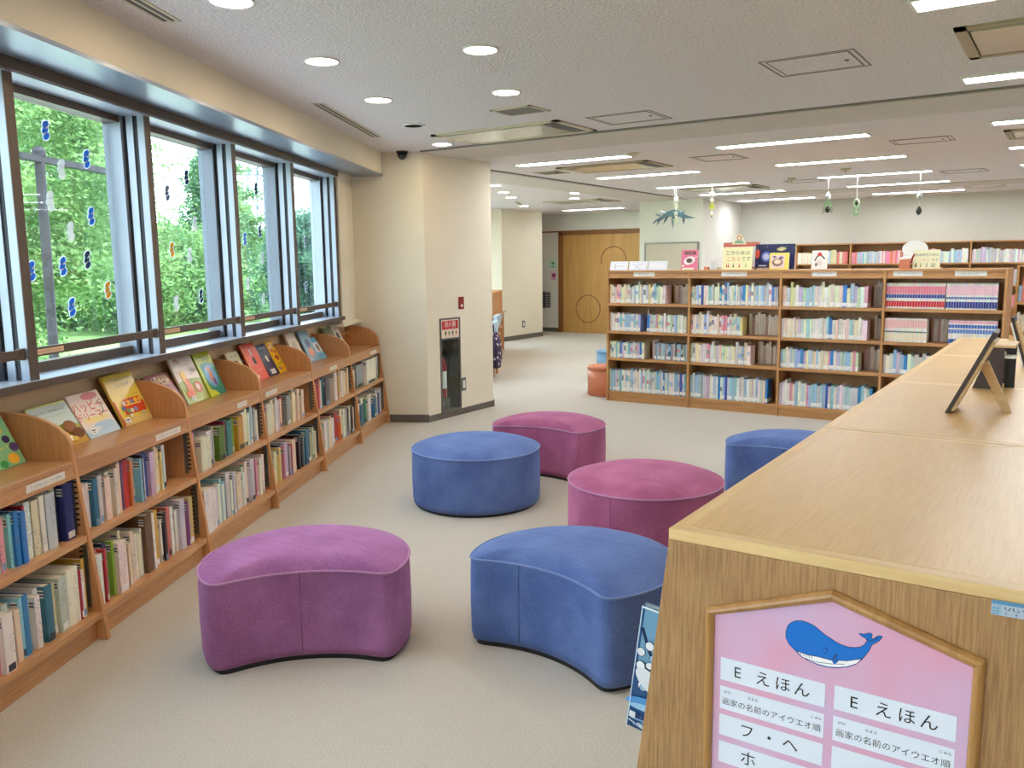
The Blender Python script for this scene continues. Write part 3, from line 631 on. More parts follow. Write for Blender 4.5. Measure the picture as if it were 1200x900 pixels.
# each entry: colour, thickness factor, height, how far it stands forward (m)
def parse(txt):
    out = []
    for tok in txt.split():
        f = tok.split(':'); c = f[0]; wf = float(f[1]) if len(f) > 1 and f[1] else 1; h = float(f[2]) if len(f) > 2 and f[2] else None; fw = float(f[3]) if len(f) > 3 else None
        out.append((c, wf, h, fw))
    return out
LEFT = {
 (1, 1): 'white white:1.3 cream paleblue white palegrey cream:1.4 white lilac white palegrey white:1.6:.24:.03 crimson:.4:.2 navy:.8:.16 lilac:.8:.2 pink:.7:.19 peach:.7:.2 cyan:.6:.2 brightblue:.8:.2 brightblue:.9:.2 crimson:.5:.2 white:1:.21 cream:1.2:.21 white:.9:.22 palegrey:1.7:.22:.02 cream:1:.22 black:.6:.23 navy:1.8:.235:.02',
 (1, 0): 'white cream blue white palegrey grey:1:.22 black:.7 cream:1.4:.22 white:1 black:.8:.2 palegrey:1.4:.2 pink:.5:.2:.03 white:1.6:.21:.05 palegrey:1:.22 cream:.9 cyan:.6 brightblue:1:.23 cream:.8 white:.9 white:.8:.22 teal:1.3:.22 paleyellow:.6 cream:.6 palegrey:1.5:.22:.02 white:2.2:.22:.03 crimson:.5:.2 white:.7:.2 gold:.7:.24',
 (2, 1): 'white:1.2:.18:.02 white:.9:.19 white:.8:.19 teal:1.1:.2 palegrey:1:.2 grey:.7:.2 cream:1.5:.18:.03 white:1 cream:1 peach:.8 cream:.8 purple:.6:.21 red:1.6:.21 orange:.6:.21 white:.7 palegrey:.7 cyan:.6 black:.5:.21 white:.8 blue:1.7:.2 lilac:1.4:.2:.01 cream:.8 paleyellow:1 yellow:.6 cyan:.6 white:1:.21 GAP:6',
 (2, 0): 'white:1.6:.21:.035 pink:.5:.22 red:.5 navy:1:.25 palegrey:.8 lime:.6:.23 white:2:.22:.04 cream:.7:.26 cream:.7 paleyellow:.7 cream:.7 white:.7 cream:.6 paleyellow:.7 white:.6 brown:1.8:.27:.02 white:.7:.26 gold:1.6:.26 white:.6 white:.6 black:.8:.24 cream:.6 salmon:1:.25 white:.8 palegrey:.7 white:.8 lilac:1.5:.25:.02 white:.7 mauve:.5 tan:1.3:.24:.02 GAP:1.5',
 (3, 1): 'white:1:.19 pink:.5 tan:.1 cream:2.6:.18:.05 white:.9:.19 palegrey:.9 grey:.6 cream:1:.2 olive:1.8:.19:.02 magenta:.5 grey:.6 seagreen:1.6:.2:.01 seagreen:.6 lime:.8:.2 ochre:1.9:.2:.02 white:.9:.21 paleyellow:.8 white:.8 paleblue:.7 crimson:.4 white:.8 palegrey:.6 white:.8',
 (3, 0): 'white:2.4:.23:.05 white:1.4:.22:.04 palegrey:1 white:.8 cyan:.8:.24 white:.7 cyan:.6 lilac:1.2:.25 white:.7 lilac:.8:.24 tan:.4 black:.4:.2 cream:1.2:.21 cream:1 white:.7 palegreen:.7:.23 white:1:.25 lilac:1.4:.25:.02 white:1 crimson:.4 pink:.8:.24 white:.9 palegrey:.6 white:.8 black:.6:.23',
 (4, 1): 'white:.9 crimson:.5 cream:1.8:.2:.03 cream:1 white:.7 palegrey:.7 red:.8:.2 paleyellow:.6 crimson:.9:.21 GAP:1 grey:1.6:.2:.01 cream:1.3:.2:.02 white:.6 cream:.7 white:1:.21 palegreen:.5 cream:1:.2 GAP:3',
 (4, 0): 'teal:.8:.22 navy:.7 palegreen:.6 cream:1 yellow:.5:.22 navy:1:.23 pink:.5 lilac:1.2:.23 grey:.7 crimson:.4 cream:1.3:.23:.02 red:1:.22 black:.8:.23 ochre:.4 black:.8:.21:.02 grey:.6 teal:1.2:.24 brightblue:.5 teal:.9:.23 yellow:.5 palegreen:.7 cream:.8 navy:.7',
 (5, 1): 'cream:.9 salmon:.9:.21 salmon:.5 white:.5 grey:.8 teal:.8:.21 darkgrey:1.4:.2:.02 palegrey:.9 GAP:1 cream:1.2:.22:.02 cream:1 tan:.4 cream:1.4:.21:.02 paleyellow:.9 cream:.8 cream:.5 GAP:.5',
 (5, 0): 'white:.9 grey:.8 white:1 palegrey:.8 cream:1.1:.22:.02 white:.7 peach:.6 white:.8 brown:.6 red:1.3:.23 orange:.4 cream:1:.24 white:.8 palegrey:.5 black:1.2:.23:.01 white:.5 black:1:.22:.02 pink:.4 cream:.7',
 (6, 1): 'cream:1.2:.17:.02 GAP:1 grey:2.4:.2:.01 mauve:.5 white:4:.22:.045 cream:.5 teal:.6 white:.8',
 (6, 0): 'white:1.2:.2:.02 red:.5 teal:1.6:.19:.02 white:1 green:.9:.21 white:1.1 cream:.8 white:.9:.22 teal:1.5:.18:.03 white:.7 palegrey:.7 blue:.6 white:.9 white:.7',
}
for (u_, sh), txt in LEFT.items():
    z = .4405 if sh else .1205
    a, b = ST[u_]+.014, ST[u_+1]-.016
    L_ = parse(txt); tot = sum(x[1] for x in L_); k = 0; s = a
    unit = (b-a)/tot*.985
    i0 = 0
    for c, wf, h, fw in L_:
        wd = wf*unit
        if c == 'GAP': s += wd; continue
        hh = (h or rnd.uniform(.185, .235))+rnd.uniform(-.008, .008); 
        if sh: hh = min(hh, .225)
        else: hh = min(hh, .278)
        fwd = fw if fw is not None else rnd.uniform(-.03, .004)
        n0 = front_n(z+.03)-.028+(fwd-.02 if fw is not None and fw < .03 else fwd-.03 if fw is not None else fwd)
        if s+wd > 2.3:
            window_book(u_, 'upper' if sh else 'lower', k, s+.0006, wd-.0012, hh, min(.2, n0-(BK+.012)), c, n0, z, sticker=wd > .014 or rnd.random() < .5)
        k += 1; s += wd

# face-out books leaning on the display rail
def face_book(name_lbl, s0, s1, topz, base, artf, th=.012, nb=-2.245):
    """cover leaning back: bottom edge on the ledge, top edge on the rail"""
    z0 = .7465; nt = -2.352
    U = Vector((0, 1, 0)); Vd = Vector((nt-nb, 0, topz-z0)); H = Vd.length; Vd.normalize(); N = U.cross(Vd)
    N.normalize()
    if N.x < 0: N = -N
    O = Vector((nb, s0, z0)); wdt = s1-s0
    o = None
    M = Matrix.Identity(4)
    for i_, v in enumerate((U, Vd, N)):
        for j in range(3): M[j][i_] = v[j]
    for j in range(3): M[j][3] = O[j]
    m = MB(); m.M = M; m.box(0, wdt, 0, H, -.0015, 0).box(0, wdt, 0, H, -th, -th+.0015).box(0, .002, 0, H, -th, 0)
    o = obj('picture_book', m, 'book_cover', frame=W, origin=tuple(O), label=name_lbl, cat='book', ocol=base, group='picture books displayed face out on the window shelves')
    m = MB(); m.M = M; m.box(.003, wdt-.002, .002, H-.002, -th+.0015, -.0015); obj('pages', m, 'page', o)
    p = Plane(O, U, Vd, N, .0006); p.rect(0, 0, wdt, H, base); artf(p, wdt, H)
    obj('cover_print', p.mb, 'glossy_print', o, colors=True)
    return o
def sticker(p, u, v, w_=.04, h=.026):
    p.rect(u, v, u+w_, v+h, (240, 240, 238)); p.rect(u+.006, v+h*.55, u+w_-.008, v+h*.75, (50, 50, 60)); p.rect(u+.01, v+h*.2, u+w_-.012, v+h*.35, (90, 90, 100))
def art_cave(p, w_, h):
    p.rect(0, 0, w_, h*.86, (134, 190, 140)); p.rect(0, h*.8, w_, h, (210, 190, 214))
    for u, v, r, c in [(.2, .1, .12, (240, 190, 50)), (.45, .07, .1, (60, 150, 80)), (.75, .12, .14, (240, 180, 60)), (.9, .3, .12, (90, 70, 120)), (.8, .45, .1, (60, 50, 90)), (.7, .62, .11, (244, 190, 60)), (.3, .75, .1, (110, 90, 160)), (.12, .35, .08, (230, 120, 60))]:
        p.ell(w_*u, h*v, w_*r, w_*r*.8, c)
    p.glyphs(w_*.1, w_*.8, h*.3, h*.06, (250, 226, 60), rnd)
def art_bremen(p, w_, h):
    p.rect(0, h*.42, w_, h*.96, (206, 224, 224)); p.rect(0, 0, w_, h*.42, (206, 160, 60)); p.ell(w_*.5, h*.4, w_*.5, h*.1, (176, 190, 90))
    p.glyphs(w_*.1, w_*.92, h*.8, h*.06, (90, 90, 96), rnd); p.glyphs(w_*.25, w_*.9, h*.7, h*.03, (130, 130, 130), rnd)
    p.ell(w_*.7, h*.4, w_*.16, h*.14, (150, 100, 60)); p.ell(w_*.82, h*.22, w_*.15, h*.12, (120, 74, 44)); p.ell(w_*.45, h*.25, w_*.12, h*.09, (236, 214, 120)); p.ell(w_*.55, h*.15, w_*.1, h*.06, (250, 246, 230)); p.ell(w_*.3, h*.12, w_*.14, h*.07, (190, 120, 50)); p.ell(w_*.66, h*.12, w_*.08, h*.05, (232, 200, 90))
def art_happy(p, w_, h):
    p.rect(0, 0, w_, h, (238, 222, 214)); p.ell(w_*.66, h*.9, w_*.26, h*.085, (236, 150, 156)); p.ell(w_*.5, h*.38, w_*.42, h*.07, (240, 222, 160)); p.rect(0, 0, w_, h*.18, (186, 212, 232)); p.ell(w_*.62, h*.2, w_*.36, h*.1, (178, 206, 230)); p.ell(w_*.25, h*.17, w_*.25, h*.06, (214, 224, 232))
    p.text('ハッピー', w_*.45, h*.60, w_*.24, (214, 60, 70)); p.text('ドリーマー', w_*.46, h*.40, w_*.2, (216, 74, 60))
    p.line([(w_*.8, h*.74), (w_*.92, h*.78), (w_*.94, h*.66), (w_*.82, h*.66), (w_*.8, h*.74)], .003, (90, 84, 84)); p.line([(w_*.86, h*.66), (w_*.84, h*.52), (w_*.7, h*.44)], .004, (70, 66, 66)); sticker(p, w_*.14, h*.08)
def art_yellow(p, w_, h):
    p.rect(0, 0, w_, h, (232, 206, 84)); p.rect(0, 0, w_, h*.14, (222, 196, 120)); p.rect(0, 0, w_*.05, h*.5, (214, 90, 96))
    p.glyphs(w_*.1, w_*.92, h*.86, h*.075, (110, 112, 120), rnd, .0022); p.glyphs(w_*.28, w_*.8, h*.74, h*.07, (110, 112, 120), rnd, .0022)
    p.poly([(w_*.2, h*.2), (w_*.92, h*.2), (w_*.95, h*.36), (w_*.85, h*.5), (w_*.3, h*.5), (w_*.2, h*.4)], (216, 78, 44))
    p.rect(w_*.3, h*.36, w_*.85, h*.39, (240, 200, 110)); 
    for u, v, c in [(.28, .42, (230, 226, 210)), (.44, .43, (240, 190, 90)), (.56, .43, (140, 140, 190)), (.7, .44, (240, 200, 60)), (.84, .44, (236, 180, 80)), (.32, .27, (120, 160, 110)), (.44, .26, (232, 224, 206)), (.58, .27, (150, 150, 200)), (.2, .33, (90, 130, 170))]: p.ell(w_*u, h*v, w_*.06, h*.045, c)
    for u in (.35, .78): p.ell(w_*u, h*.17, w_*.055, h*.035, (236, 230, 210))
    for u in (.3, .7): p.glyphs(w_*u, w_*(u+.2), h*.54, h*.05, (120, 130, 110), rnd)
    sticker(p, w_*.08, h*.05)
def art_urban(p, w_, h):
    p.rect(0, 0, w_, h, (128, 62, 60)); p.text('URBAN', w_*.58, h*.78, w_*.2, (236, 200, 130)); p.text('BLOOM', w_*.58, h*.68, w_*.2, (236, 200, 130)); p.poly([(0, 0), (w_, 0), (w_, h*.3), (w_*.3, h*.42), (0, h*.5)], (206, 176, 160)); p.ell(w_*.4, h*.9, w_*.03, h*.03, (220, 220, 230)); p.ell(w_*.7, h*.26, w_*.1, h*.05, (240, 200, 90))
def art_golden(p, w_, h):
    p.rect(0, 0, w_, h, (226, 214, 198)); p.rect(0, 0, w_, h*.42, (170, 184, 84)); p.ell(w_*.5, h*.45, w_*.5, h*.06, (150, 176, 80))
    p.text('My', w_*.3, h*.86, w_*.18, (170, 60, 60)); p.glyphs(w_*.35, w_*.85, h*.78, h*.055, (190, 70, 66), rnd); p.text('you', w_*.8, h*.62, w_*.2, (120, 110, 104)); p.glyphs(w_*.5, w_*.9, h*.7, h*.04, (190, 90, 80), rnd)
    p.ell(w_*.3, h*.55, w_*.1, h*.16, (236, 190, 70)); p.ell(w_*.36, h*.36, w_*.12, h*.17, (230, 130, 60)); p.ell(w_*.72, h*.3, w_*.16, h*.12, (214, 88, 60)); p.ell(w_*.7, h*.3, w_*.09, h*.08, (230, 214, 190)); p.ell(w_*.3, h*.2, w_*.2, h*.08, (216, 110, 60)); sticker(p, w_*.22, h*.05)
def art_green(p, w_, h):
    p.rect(0, 0, w_, h, (186, 206, 60)); p.poly([(w_*.15, h*.72), (w_*.55, h*.76), (w_, h*.70), (w_, 0), (w_*.3, 0), (w_*.14, h*.3)], (60, 150, 130)); p.poly([(w_*.1, 0), (w_*.6, 0), (w_*.4, h*.12), (w_*.1, h*.16)], (206, 220, 70)); p.ell(w_*.55, h*.44, w_*.33, h*.25, (130, 180, 226), rot=.15); p.ell(w_*.55, h*.44, w_*.09, h*.18, (206, 150, 120)); p.ell(w_*.62, h*.3, w_*.08, h*.09, (110, 90, 150)); p.ell(w_*.5, h*.6, w_*.07, h*.05, (226, 160, 110)); p.text('Sleepy', w_*.4, h*.88, w_*.16, (60, 96, 70)) if False else p.glyphs(w_*.2, w_*.72, h*.87, h*.05, (70, 100, 60), rnd); p.glyphs(w_*.42, w_*.8, h*.79, h*.05, (70, 100, 60), rnd)
def art_red(p, w_, h):
    p.rect(0, 0, w_, h, (232, 92, 70)); p.rect(0, 0, w_*.05, h, (240, 170, 60)); p.poly([(w_*.42, h*.84), (w_*.56, h*.84), (w_*.52, h*.62), (w_*.46, h*.62)], (246, 214, 196)); p.rect(w_*.42, h*.44, w_*.62, h*.6, (50, 40, 44)); p.rect(w_*.46, h*.6, w_*.56, h*.64, (50, 40, 44)); p.glyphs(w_*.45, w_*.75, h*.24, h*.05, (246, 190, 170), rnd); p.rect(w_*.18, h*.06, w_*.34, h*.14, (240, 236, 230)); p.rect(w_*.2, h*.08, w_*.24, h*.13, (50, 40, 50))
def art_navy(p, w_, h):
    p.rect(0, 0, w_, h, (52, 56, 84)); p.rect(w_*.2, h*.86, w_*.8, h*.9, (120, 130, 160)); p.ell(w_*.52, h*.55, w_*.16, h*.13, (90, 96, 120)); p.ell(w_*.52, h*.55, w_*.1, h*.08, (216, 220, 180)); p.ell(w_*.54, h*.47, w_*.06, h*.04, (236, 236, 220)); p.rect(w_*.28, h*.06, w_*.74, h*.2, (232, 232, 230)); p.glyphs(w_*.3, w_*.7, h*.08, h*.09, (50, 56, 80), rnd)
def art_giraffe(p, w_, h):
    p.rect(0, 0, w_, h, (240, 190, 36))
    for u, v, r in [(.35, .72, .16), (.7, .66, .13), (.62, .48, .2), (.4, .5, .1), (.78, .3, .12), (.5, .28, .1), (.3, .9, .09), (.8, .86, .1)]: p.ell(w_*u, h*v, w_*r, h*r*.45, (196, 84, 40) if v > .4 else (160, 170, 40))
    p.rect(w_*.2, h*.1, w_*.4, h*.2, (120, 130, 150)); p.rect(w_*.45, h*.12, w_*.75, h*.15, (206, 60, 40))
def art_plain(c, c2, c3):
    def f(p, w_, h):
        p.rect(0, 0, w_, h, c); p.ell(w_*.5, h*.6, w_*.25, h*.14, c2); p.ell(w_*.5, h*.3, w_*.3, h*.14, c3); p.glyphs(w_*.2, w_*.8, h*.84, h*.06, tuple(int(v*.5) for v in c), rnd); sticker(p, w_*.1, h*.05)
    return f
def art_penguin(p, w_, h):
    p.rect(0, 0, w_, h, (206, 222, 232)); p.rect(0, h*.75, w_, h, (90, 170, 214)); p.rect(0, 0, w_, h*.3, (110, 180, 214)); p.ell(w_*.55, h*.5, w_*.16, h*.2, (240, 240, 240)); p.ell(w_*.6, h*.52, w_*.1, h*.18, (40, 44, 56)); p.ell(w_*.55, h*.38, w_*.05, h*.05, (236, 110, 50)); p.rect(0, 0, w_*.08, h, (70, 150, 206)); p.glyphs(w_*.2, w_*.7, h*.12, h*.08, (40, 60, 90), rnd)
FB = [('green picture book with orange shapes, cut by the left edge, on the shelf top', 2.80, 3.0, .965, (134, 190, 140), art_cave),
 ('landscape pale picture book with brown animals, face out beside the pink-and-white one', 3.16, 3.415, .925, (214, 222, 150), art_bremen),
 ('pale pink picture book titled in red katakana, face out on the second shelf top', 3.425, 3.66, .935, (238, 222, 214), art_happy),
 ('tall yellow picture book with a red bus full of animals, face out', 3.70, 3.95, .985, (232, 206, 84), art_yellow),
 ('dark red picture book titled URBAN BLOOM, half behind an arched side', 4.06, 4.31, .935, (128, 62, 60), art_urban),
 ('cream picture book with orange animals on grass, face out beside the green one', 4.325, 4.575, 1.0, (226, 214, 198), art_golden),
 ('lime green picture book with a blue oval picture, face out', 4.60, 4.80, 1.0, (186, 206, 60), art_green),
 ('pale patterned picture book peeking out behind the red one', 5.03, 5.20, .955, (222, 214, 170), art_plain((222, 214, 170), (60, 60, 60), (230, 190, 70))),
 ('orange-red picture book with a dark bottle, face out', 5.25, 5.47, .985, (232, 92, 70), art_red),
 ('navy picture book with a pale moonlit figure, face out', 5.49, 5.66, .96, (52, 56, 84), art_navy),
 ('narrow yellow picture book with brown spots, face out beside the arched side', 5.67, 5.80, .965, (240, 190, 36), art_giraffe),
 ('cream picture book half hidden behind the blue one, fifth shelf top', 6.05, 6.24, .99, (232, 218, 200), art_plain((232, 218, 200), (214, 196, 180), (180, 130, 110))),
 ('light blue picture book with a small pink figure, face out', 6.32, 6.52, .985, (140, 180, 206), art_plain((140, 180, 206), (100, 120, 160), (232, 170, 150))),
 ('small blue and white picture book with a penguin, face out', 6.53, 6.70, .915, (206, 222, 232), art_penguin),
 ('dark green picture book at the back of the last shelf top', 6.92, 7.08, .97, (110, 126, 96), art_plain((110, 126, 96), (200, 206, 190), (120, 130, 90))),
 ('black and white speckled picture book, last face-out book by the column', 7.14, 7.30, .965, (210, 206, 196), art_plain((210, 206, 196), (50, 44, 44), (96, 80, 70)))]
for l, s0, s1, tz, base, af in FB: face_book(l, s0, s1, tz, base, af)
# ================================================================== OTTOMANS
def smooth_poly(pts, it=2):
    for _ in range(it):
        n = len(pts); pts = [((pts[i-1][0]+2*pts[i][0]+pts[(i+1) % n][0])/4, (pts[i-1][1]+2*pts[i][1]+pts[(i+1) % n][1])/4) for i in range(n)]
    return pts
def resample(pts, N):
    P = pts+[pts[0]]; d = [0]
    for a, b in zip(P[:-1], P[1:]): d.append(d[-1]+math.hypot(b[0]-a[0], b[1]-a[1]))
    out = []; k = 0
    for i in range(N):
        t = d[-1]*i/N
        while d[k+1] < t: k += 1
        f = (t-d[k])/(d[k+1]-d[k]); out.append((P[k][0]+(P[k+1][0]-P[k][0])*f, P[k][1]+(P[k+1][1]-P[k][1])*f))
    return out
def outline(kind, Rr, chord=.315, dc=.250, sag=.095, N=128):
    if kind == 'round': return [(Rr*math.cos(2*math.pi*k/N), Rr*math.sin(2*math.pi*k/N)) for k in range(N)]
    pts = []
    a0 = math.atan2(-dc, chord); a1 = math.atan2(-dc, -chord)+2*math.pi
    for k in range(97): t = a0+(a1-a0)*k/96; pts.append((Rr*math.cos(t), Rr*math.sin(t)))
    x0, y0 = pts[-1]; x1, y1 = pts[0]; c = (x1-x0)/2; rc = (c*c+sag*sag)/(2*sag)
    for k in range(1, 40):
        x = x0+(x1-x0)*k/40; pts.append((x, y0+sag-rc+math.sqrt(max(0, rc*rc-x*x))))
    return smooth_poly(resample(pts, N), 6)
def ottoman(name, lbl, kind, cx, cy, rot, fab, pip, Rr=.408, hs=.352, crown=.055, prm=None, sk=110, group='fabric ottomans in the reading area'):
    ol = outline(kind, Rr, **(prm or {})); cr, sr = math.cos(rot), math.sin(rot)
    def tr(u, v, s, z): return (cx+(u*cr-v*sr)*s, cy+(u*sr+v*cr)*s, z)
    o = thing(name, lbl, 'ottoman', (cx, cy, 0), group=group); N = len(ol)
    def loft(prof, cap0=False, cap1=False):
        m = MB(); vs = [tr(u, v, s, z) for s, z in prof for u, v in ol]; fs = []
        for j in range(len(prof)-1):
            for i in range(N): fs.append((j*N+i, j*N+(i+1) % N, (j+1)*N+(i+1) % N, (j+1)*N+i))
        if cap0: fs.append(tuple(range(N))[::-1])
        if cap1:
            k = len(vs); vs.append(tr(0, 0, 0, prof[-1][1])); b0 = (len(prof)-1)*N
            for i in range(N): fs.append((b0+i, b0+(i+1) % N, k))
        m.add(vs, fs); return m
    obj('base', loft([(.95, 0), (.95, .03)], True), 'black', o)
    sc_ = obj('side_cover', loft([(.94, .022), (.985, .02), (1.0, .05), (1.006, .18), (1.002, .30), (.996, hs)], True), fab, o, smooth=True)
    prof = [(.996, hs)]
    for k in range(1, 15):
        t = 1-(k/14)*.98; prof.append((t*.996, hs+crown*(1-t**5)*(1-.12*t)))
    tcu = obj('top_cushion', loft(prof, cap1=True), fab, o, smooth=True)
    obj('piping', MB().tube([tr(u, v, .999, hs) for u, v in ol], .0048, 6, closed=True), pip, tcu, smooth=True)
    # one upright seam on the side facing the camera
    k = sk if kind != 'round' else 84
    u, v = ol[k]; obj('seam', MB().tube([tr(u, v, 1.0025, .03), tr(u, v, 1.0075, .18), tr(u, v, .9985, hs-.004)], .0026, 5), fab, sc_, smooth=True)
    return o
phiP = math.atan2(.40, .43)
ottoman('crescent_ottoman', 'purple crescent ottoman nearest the camera, left foreground', 'c', -2.468, 2.172, phiP, 'purple_fabric', 'purple_piping')
ottoman('crescent_ottoman', 'blue crescent ottoman in the right foreground beside the wooden counter', 'c', -1.565, 2.715, -.11, 'blue_fabric', 'blue_piping', sk=104)
ottoman('round_ottoman', 'round blue ottoman in the middle of the floor', 'round', -3.108, 4.167, 0, 'blue_fabric', 'blue_piping', Rr=.405)
ottoman('round_ottoman', 'round magenta ottoman between the two blue ones, right of centre', 'round', -1.85, 3.985, .6, 'magenta_fabric', 'purple_piping', Rr=.41)
ottoman('crescent_ottoman', 'magenta crescent ottoman farthest back, behind the round blue one', 'c', -3.10, 5.04, .12, 'magenta_fabric', 'purple_piping')
ottoman('crescent_ottoman', 'blue crescent ottoman partly hidden by the counter edge, far right', 'c', -1.43, 5.25, -.02, 'blue_fabric', 'blue_piping')
def stool(lbl, x, y, m, r=.2, h=.335):
    o = thing('drum_stool', lbl, 'stool', (x, y, 0))
    obj('side_cover', MB().lathe([(r-.01, 0), (r, .01), (r, h-.03)], (x, y, 0), 40), m, o, smooth=True)
    obj('top_cushion', MB().lathe([(r, h-.03), (r+.004, h-.018), (r, h-.006), (r-.02, h+.004), (0, h+.008)], (x, y, 0), 40), m, o, smooth=True)
    obj('piping', MB().tube([(x+(r+.003)*math.cos(t), y+(r+.003)*math.sin(t), h-.028) for t in np.linspace(0, 2*math.pi, 41)[:-1]], .004, 6, closed=True), m, o)
stool('orange vinyl drum stool beside the left end of the middle bookcase', -4.42, 8.42, 'orange_vinyl')
stool('light blue vinyl drum stool behind the orange one, by the middle bookcase', -5.02, 9.75, 'blue_vinyl', h=.36)

# ================================================================== FRONT COUNTER (double-sided book rack)
CY, CH = 1.17, 1.09
o = thing('counter_rack', 'pale wooden counter with oak end panel in the right foreground', 'bookcase', (-.2515, CY, 0))
endp = [(-.503, CH-.018), (-.503, 1.061), (-.637, 0), (.134, 0), (0, 1.061), (0, CH-.018)]
obj('end_panel', MB().prism(endp, CY, CY+.022, 'y'), 'counter_side', o, bevel=.0015)
obj('end_panel', MB().prism(endp, 4.915, 4.937, 'y'), 'counter_side', o)
MOD = [CY, 2.11, 3.05, 3.99, 4.937]
for y0, y1 in zip(MOD[:-1], MOD[1:]):
    a, b = y0+.0012, y1-.0012
    ed = .026
    obj('worktop', MB().box(-.503+ed, -ed, a+ed, b-ed, CH-.018, CH), 'counter_top', o)
    obj('edge_band', MB().box(-.503, 0, a, a+ed, CH-.018, CH), 'counter_edge_x', o, bevel=.0015)
    obj('edge_band', MB().box(-.503, 0, b-ed, b, CH-.018, CH), 'counter_edge_x', o, bevel=.0015)
    obj('edge_band', MB().box(-.503, -.503+ed, a+ed, b-ed, CH-.018, CH), 'counter_edge_y', o, bevel=.0015)
    obj('edge_band', MB().box(-ed, 0, a+ed, b-ed, CH-.018, CH), 'counter_edge_y', o, bevel=.0015)
def slx(z): return -.503-(1.061-z)*.1263
for y in MOD[1:-1]: obj('divider', MB().prism([(-.49, CH-.02), (slx(0)+.02, 0), (-slx(0)-.523, 0), (-.013, CH-.02)], y-.011, y+.011, 'y'), 'counter_side', o)
obj('core_panel', MB().box(-.26, -.243, CY+.022, 4.915, 0, CH-.02), 'counter_side', o)
for z in (.05, .38, .70):
    sp = MB().prism([(slx(z)+.02, z), (-.26, z-.0), (-.26, z+.02), (slx(z)+.02, z+.02)], CY+.022, 4.915, 'y'); obj('shelf', sp, 'counter_edge_y', o)
    sp = MB().prism([(-.243, z), (-slx(z)-.523, z), (-slx(z)-.523, z+.02), (-.243, z+.02)], CY+.022, 4.915, 'y'); obj('shelf', sp, 'counter_edge_y', o)
# sign with the pentagon frame on the end panel
Y0 = CY
so = thing('shelf_sign', 'pentagon wooden-framed pink sign with a blue whale on the counter end', 'sign', (-.25, Y0, .7))
def mould(pts, y, name):
    """round-faced frame strip between outer and inner edge"""
    (ox0, oz0), (ox1, oz1), (ix0, iz0), (ix1, iz1) = pts; m = MB(); vs = []; prof = [(0, 0), (.02, .006), (.25, .0105), (.5, .012), (.75, .0105), (.98, .006), (1, 0)]
    for f, dy in prof:
        for (ax_, az_, bx_, bz_) in ((ox0, oz0, ix0, iz0), (ox1, oz1, ix1, iz1)): vs.append((ax_+(bx_-ax_)*f, y-dy, az_+(bz_-az_)*f))
    m.add(vs, [(2*i, 2*i+1, 2*i+3, 2*i+2) for i in range(len(prof)-1)] + [tuple(range(0, 2*len(prof), 2)), tuple(range(1, 2*len(prof), 2))[::-1]])
    obj('frame', m, 'frame_wood', so, smooth=False)
OUT = [(-.437, .52), (-.437, .977), (-.2555, 1.045), (-.0655, .992), (-.0655, .52)]
INN = [(-.4235, .533), (-.4235, .969), (-.2545, 1.028), (-.079, .979), (-.079, .533)]
for i in range(5):
    j = (i+1) % 5; mould((OUT[i], OUT[j], INN[i], INN[j]), Y0, 'frame')
def board_mat():
    m, n, L, b = nodes('pink_board', .15); t = n.new('ShaderNodeTexCoord'); nz = n.new('ShaderNodeTexNoise'); nz.inputs['Scale'].default_value = 9; nz.inputs['Detail'].default_value = 1
    r = n.new('ShaderNodeValToRGB'); r.color_ramp.elements[0].position = .3; r.color_ramp.elements[1].position = .75; r.color_ramp.elements[0].color = (*lin((208, 178, 210)), 1); r.color_ramp.elements[1].color = (*lin((222, 160, 184)), 1)
    L.new(t.outputs['Object'], nz.inputs[0]); L.new(nz.outputs[0], r.inputs[0]); L.new(r.outputs[0], b.inputs['Base Color'])
board_mat()
bd = obj('board', MB().prism([(x, z) for x, z in INN], Y0-.003, Y0-.0005, 'y'), 'pink_board', so)
# whale picture: traced in sign coordinates (pixels of a flat drawing scaled onto the board)
wp = Plane((-.25, Y0-.003, .9), (1, 0, 0), (0, 0, 1), (0, -1, 0), .0004)
def wq(x, y):   # drawing units -> board: x 0..100 across the whale, y 0..55 down, in a frame that follows the slanted layout
    return (-.0665+x*.00128+y*.0, .0865-y*.00125+x*.00024)
def WP(pts): return [wq(*p) for p in pts]
body = [(0,22),(0,14),(2,7),(6,3),(11,1),(18,1),(24,3),(30,6),(36,11),(42,16),(48,20),(54,24),(60,27),(67,29),(74,29),(79,28),(83,25),(86,20),(84,17),(80,15),(77,12),(82,13),(87,11),(90,12),(89,16),(91,18),(96,14),(100,14),(97,19),(93,22),(90,24),(88,30),(84,37),(80,43),(75,48),(66,52),(56,54),(46,54),(36,52),(26,48),(18,44),(14,40),(10,36),(4,30)]
def shrink(pts, k, c): return [(c[0]+(x-c[0])*k, c[1]+(y-c[1])*k) for x, y in pts]
wp.line(WP(body+[body[0]]), .0016, (26, 30, 60))
wp.poly(WP(body), (8, 112, 204))
wp.poly(WP([(13,38),(24,41),(36,43),(50,46),(66,45),(80,42),(76,47),(66,51.5),(56,53.3),(46,53.3),(36,51.3),(26,47.5),(18,43.5)]), (246, 246, 246))
wp.line(WP([(12,37),(24,41),(36,42.5),(50,45),(66,45),(81,41)]), .0010, (26, 30, 60)); wp.line(WP([(20,45),(34,49),(50,50),(64,49)]), .0008, (26, 30, 60))
for x in (14, 17, 20, 23, 26, 29): wp.line(WP([(x, 38.5+(x-14)*.2), (x+.6, 42+(x-14)*.22)]), .0007, (26, 30, 60))
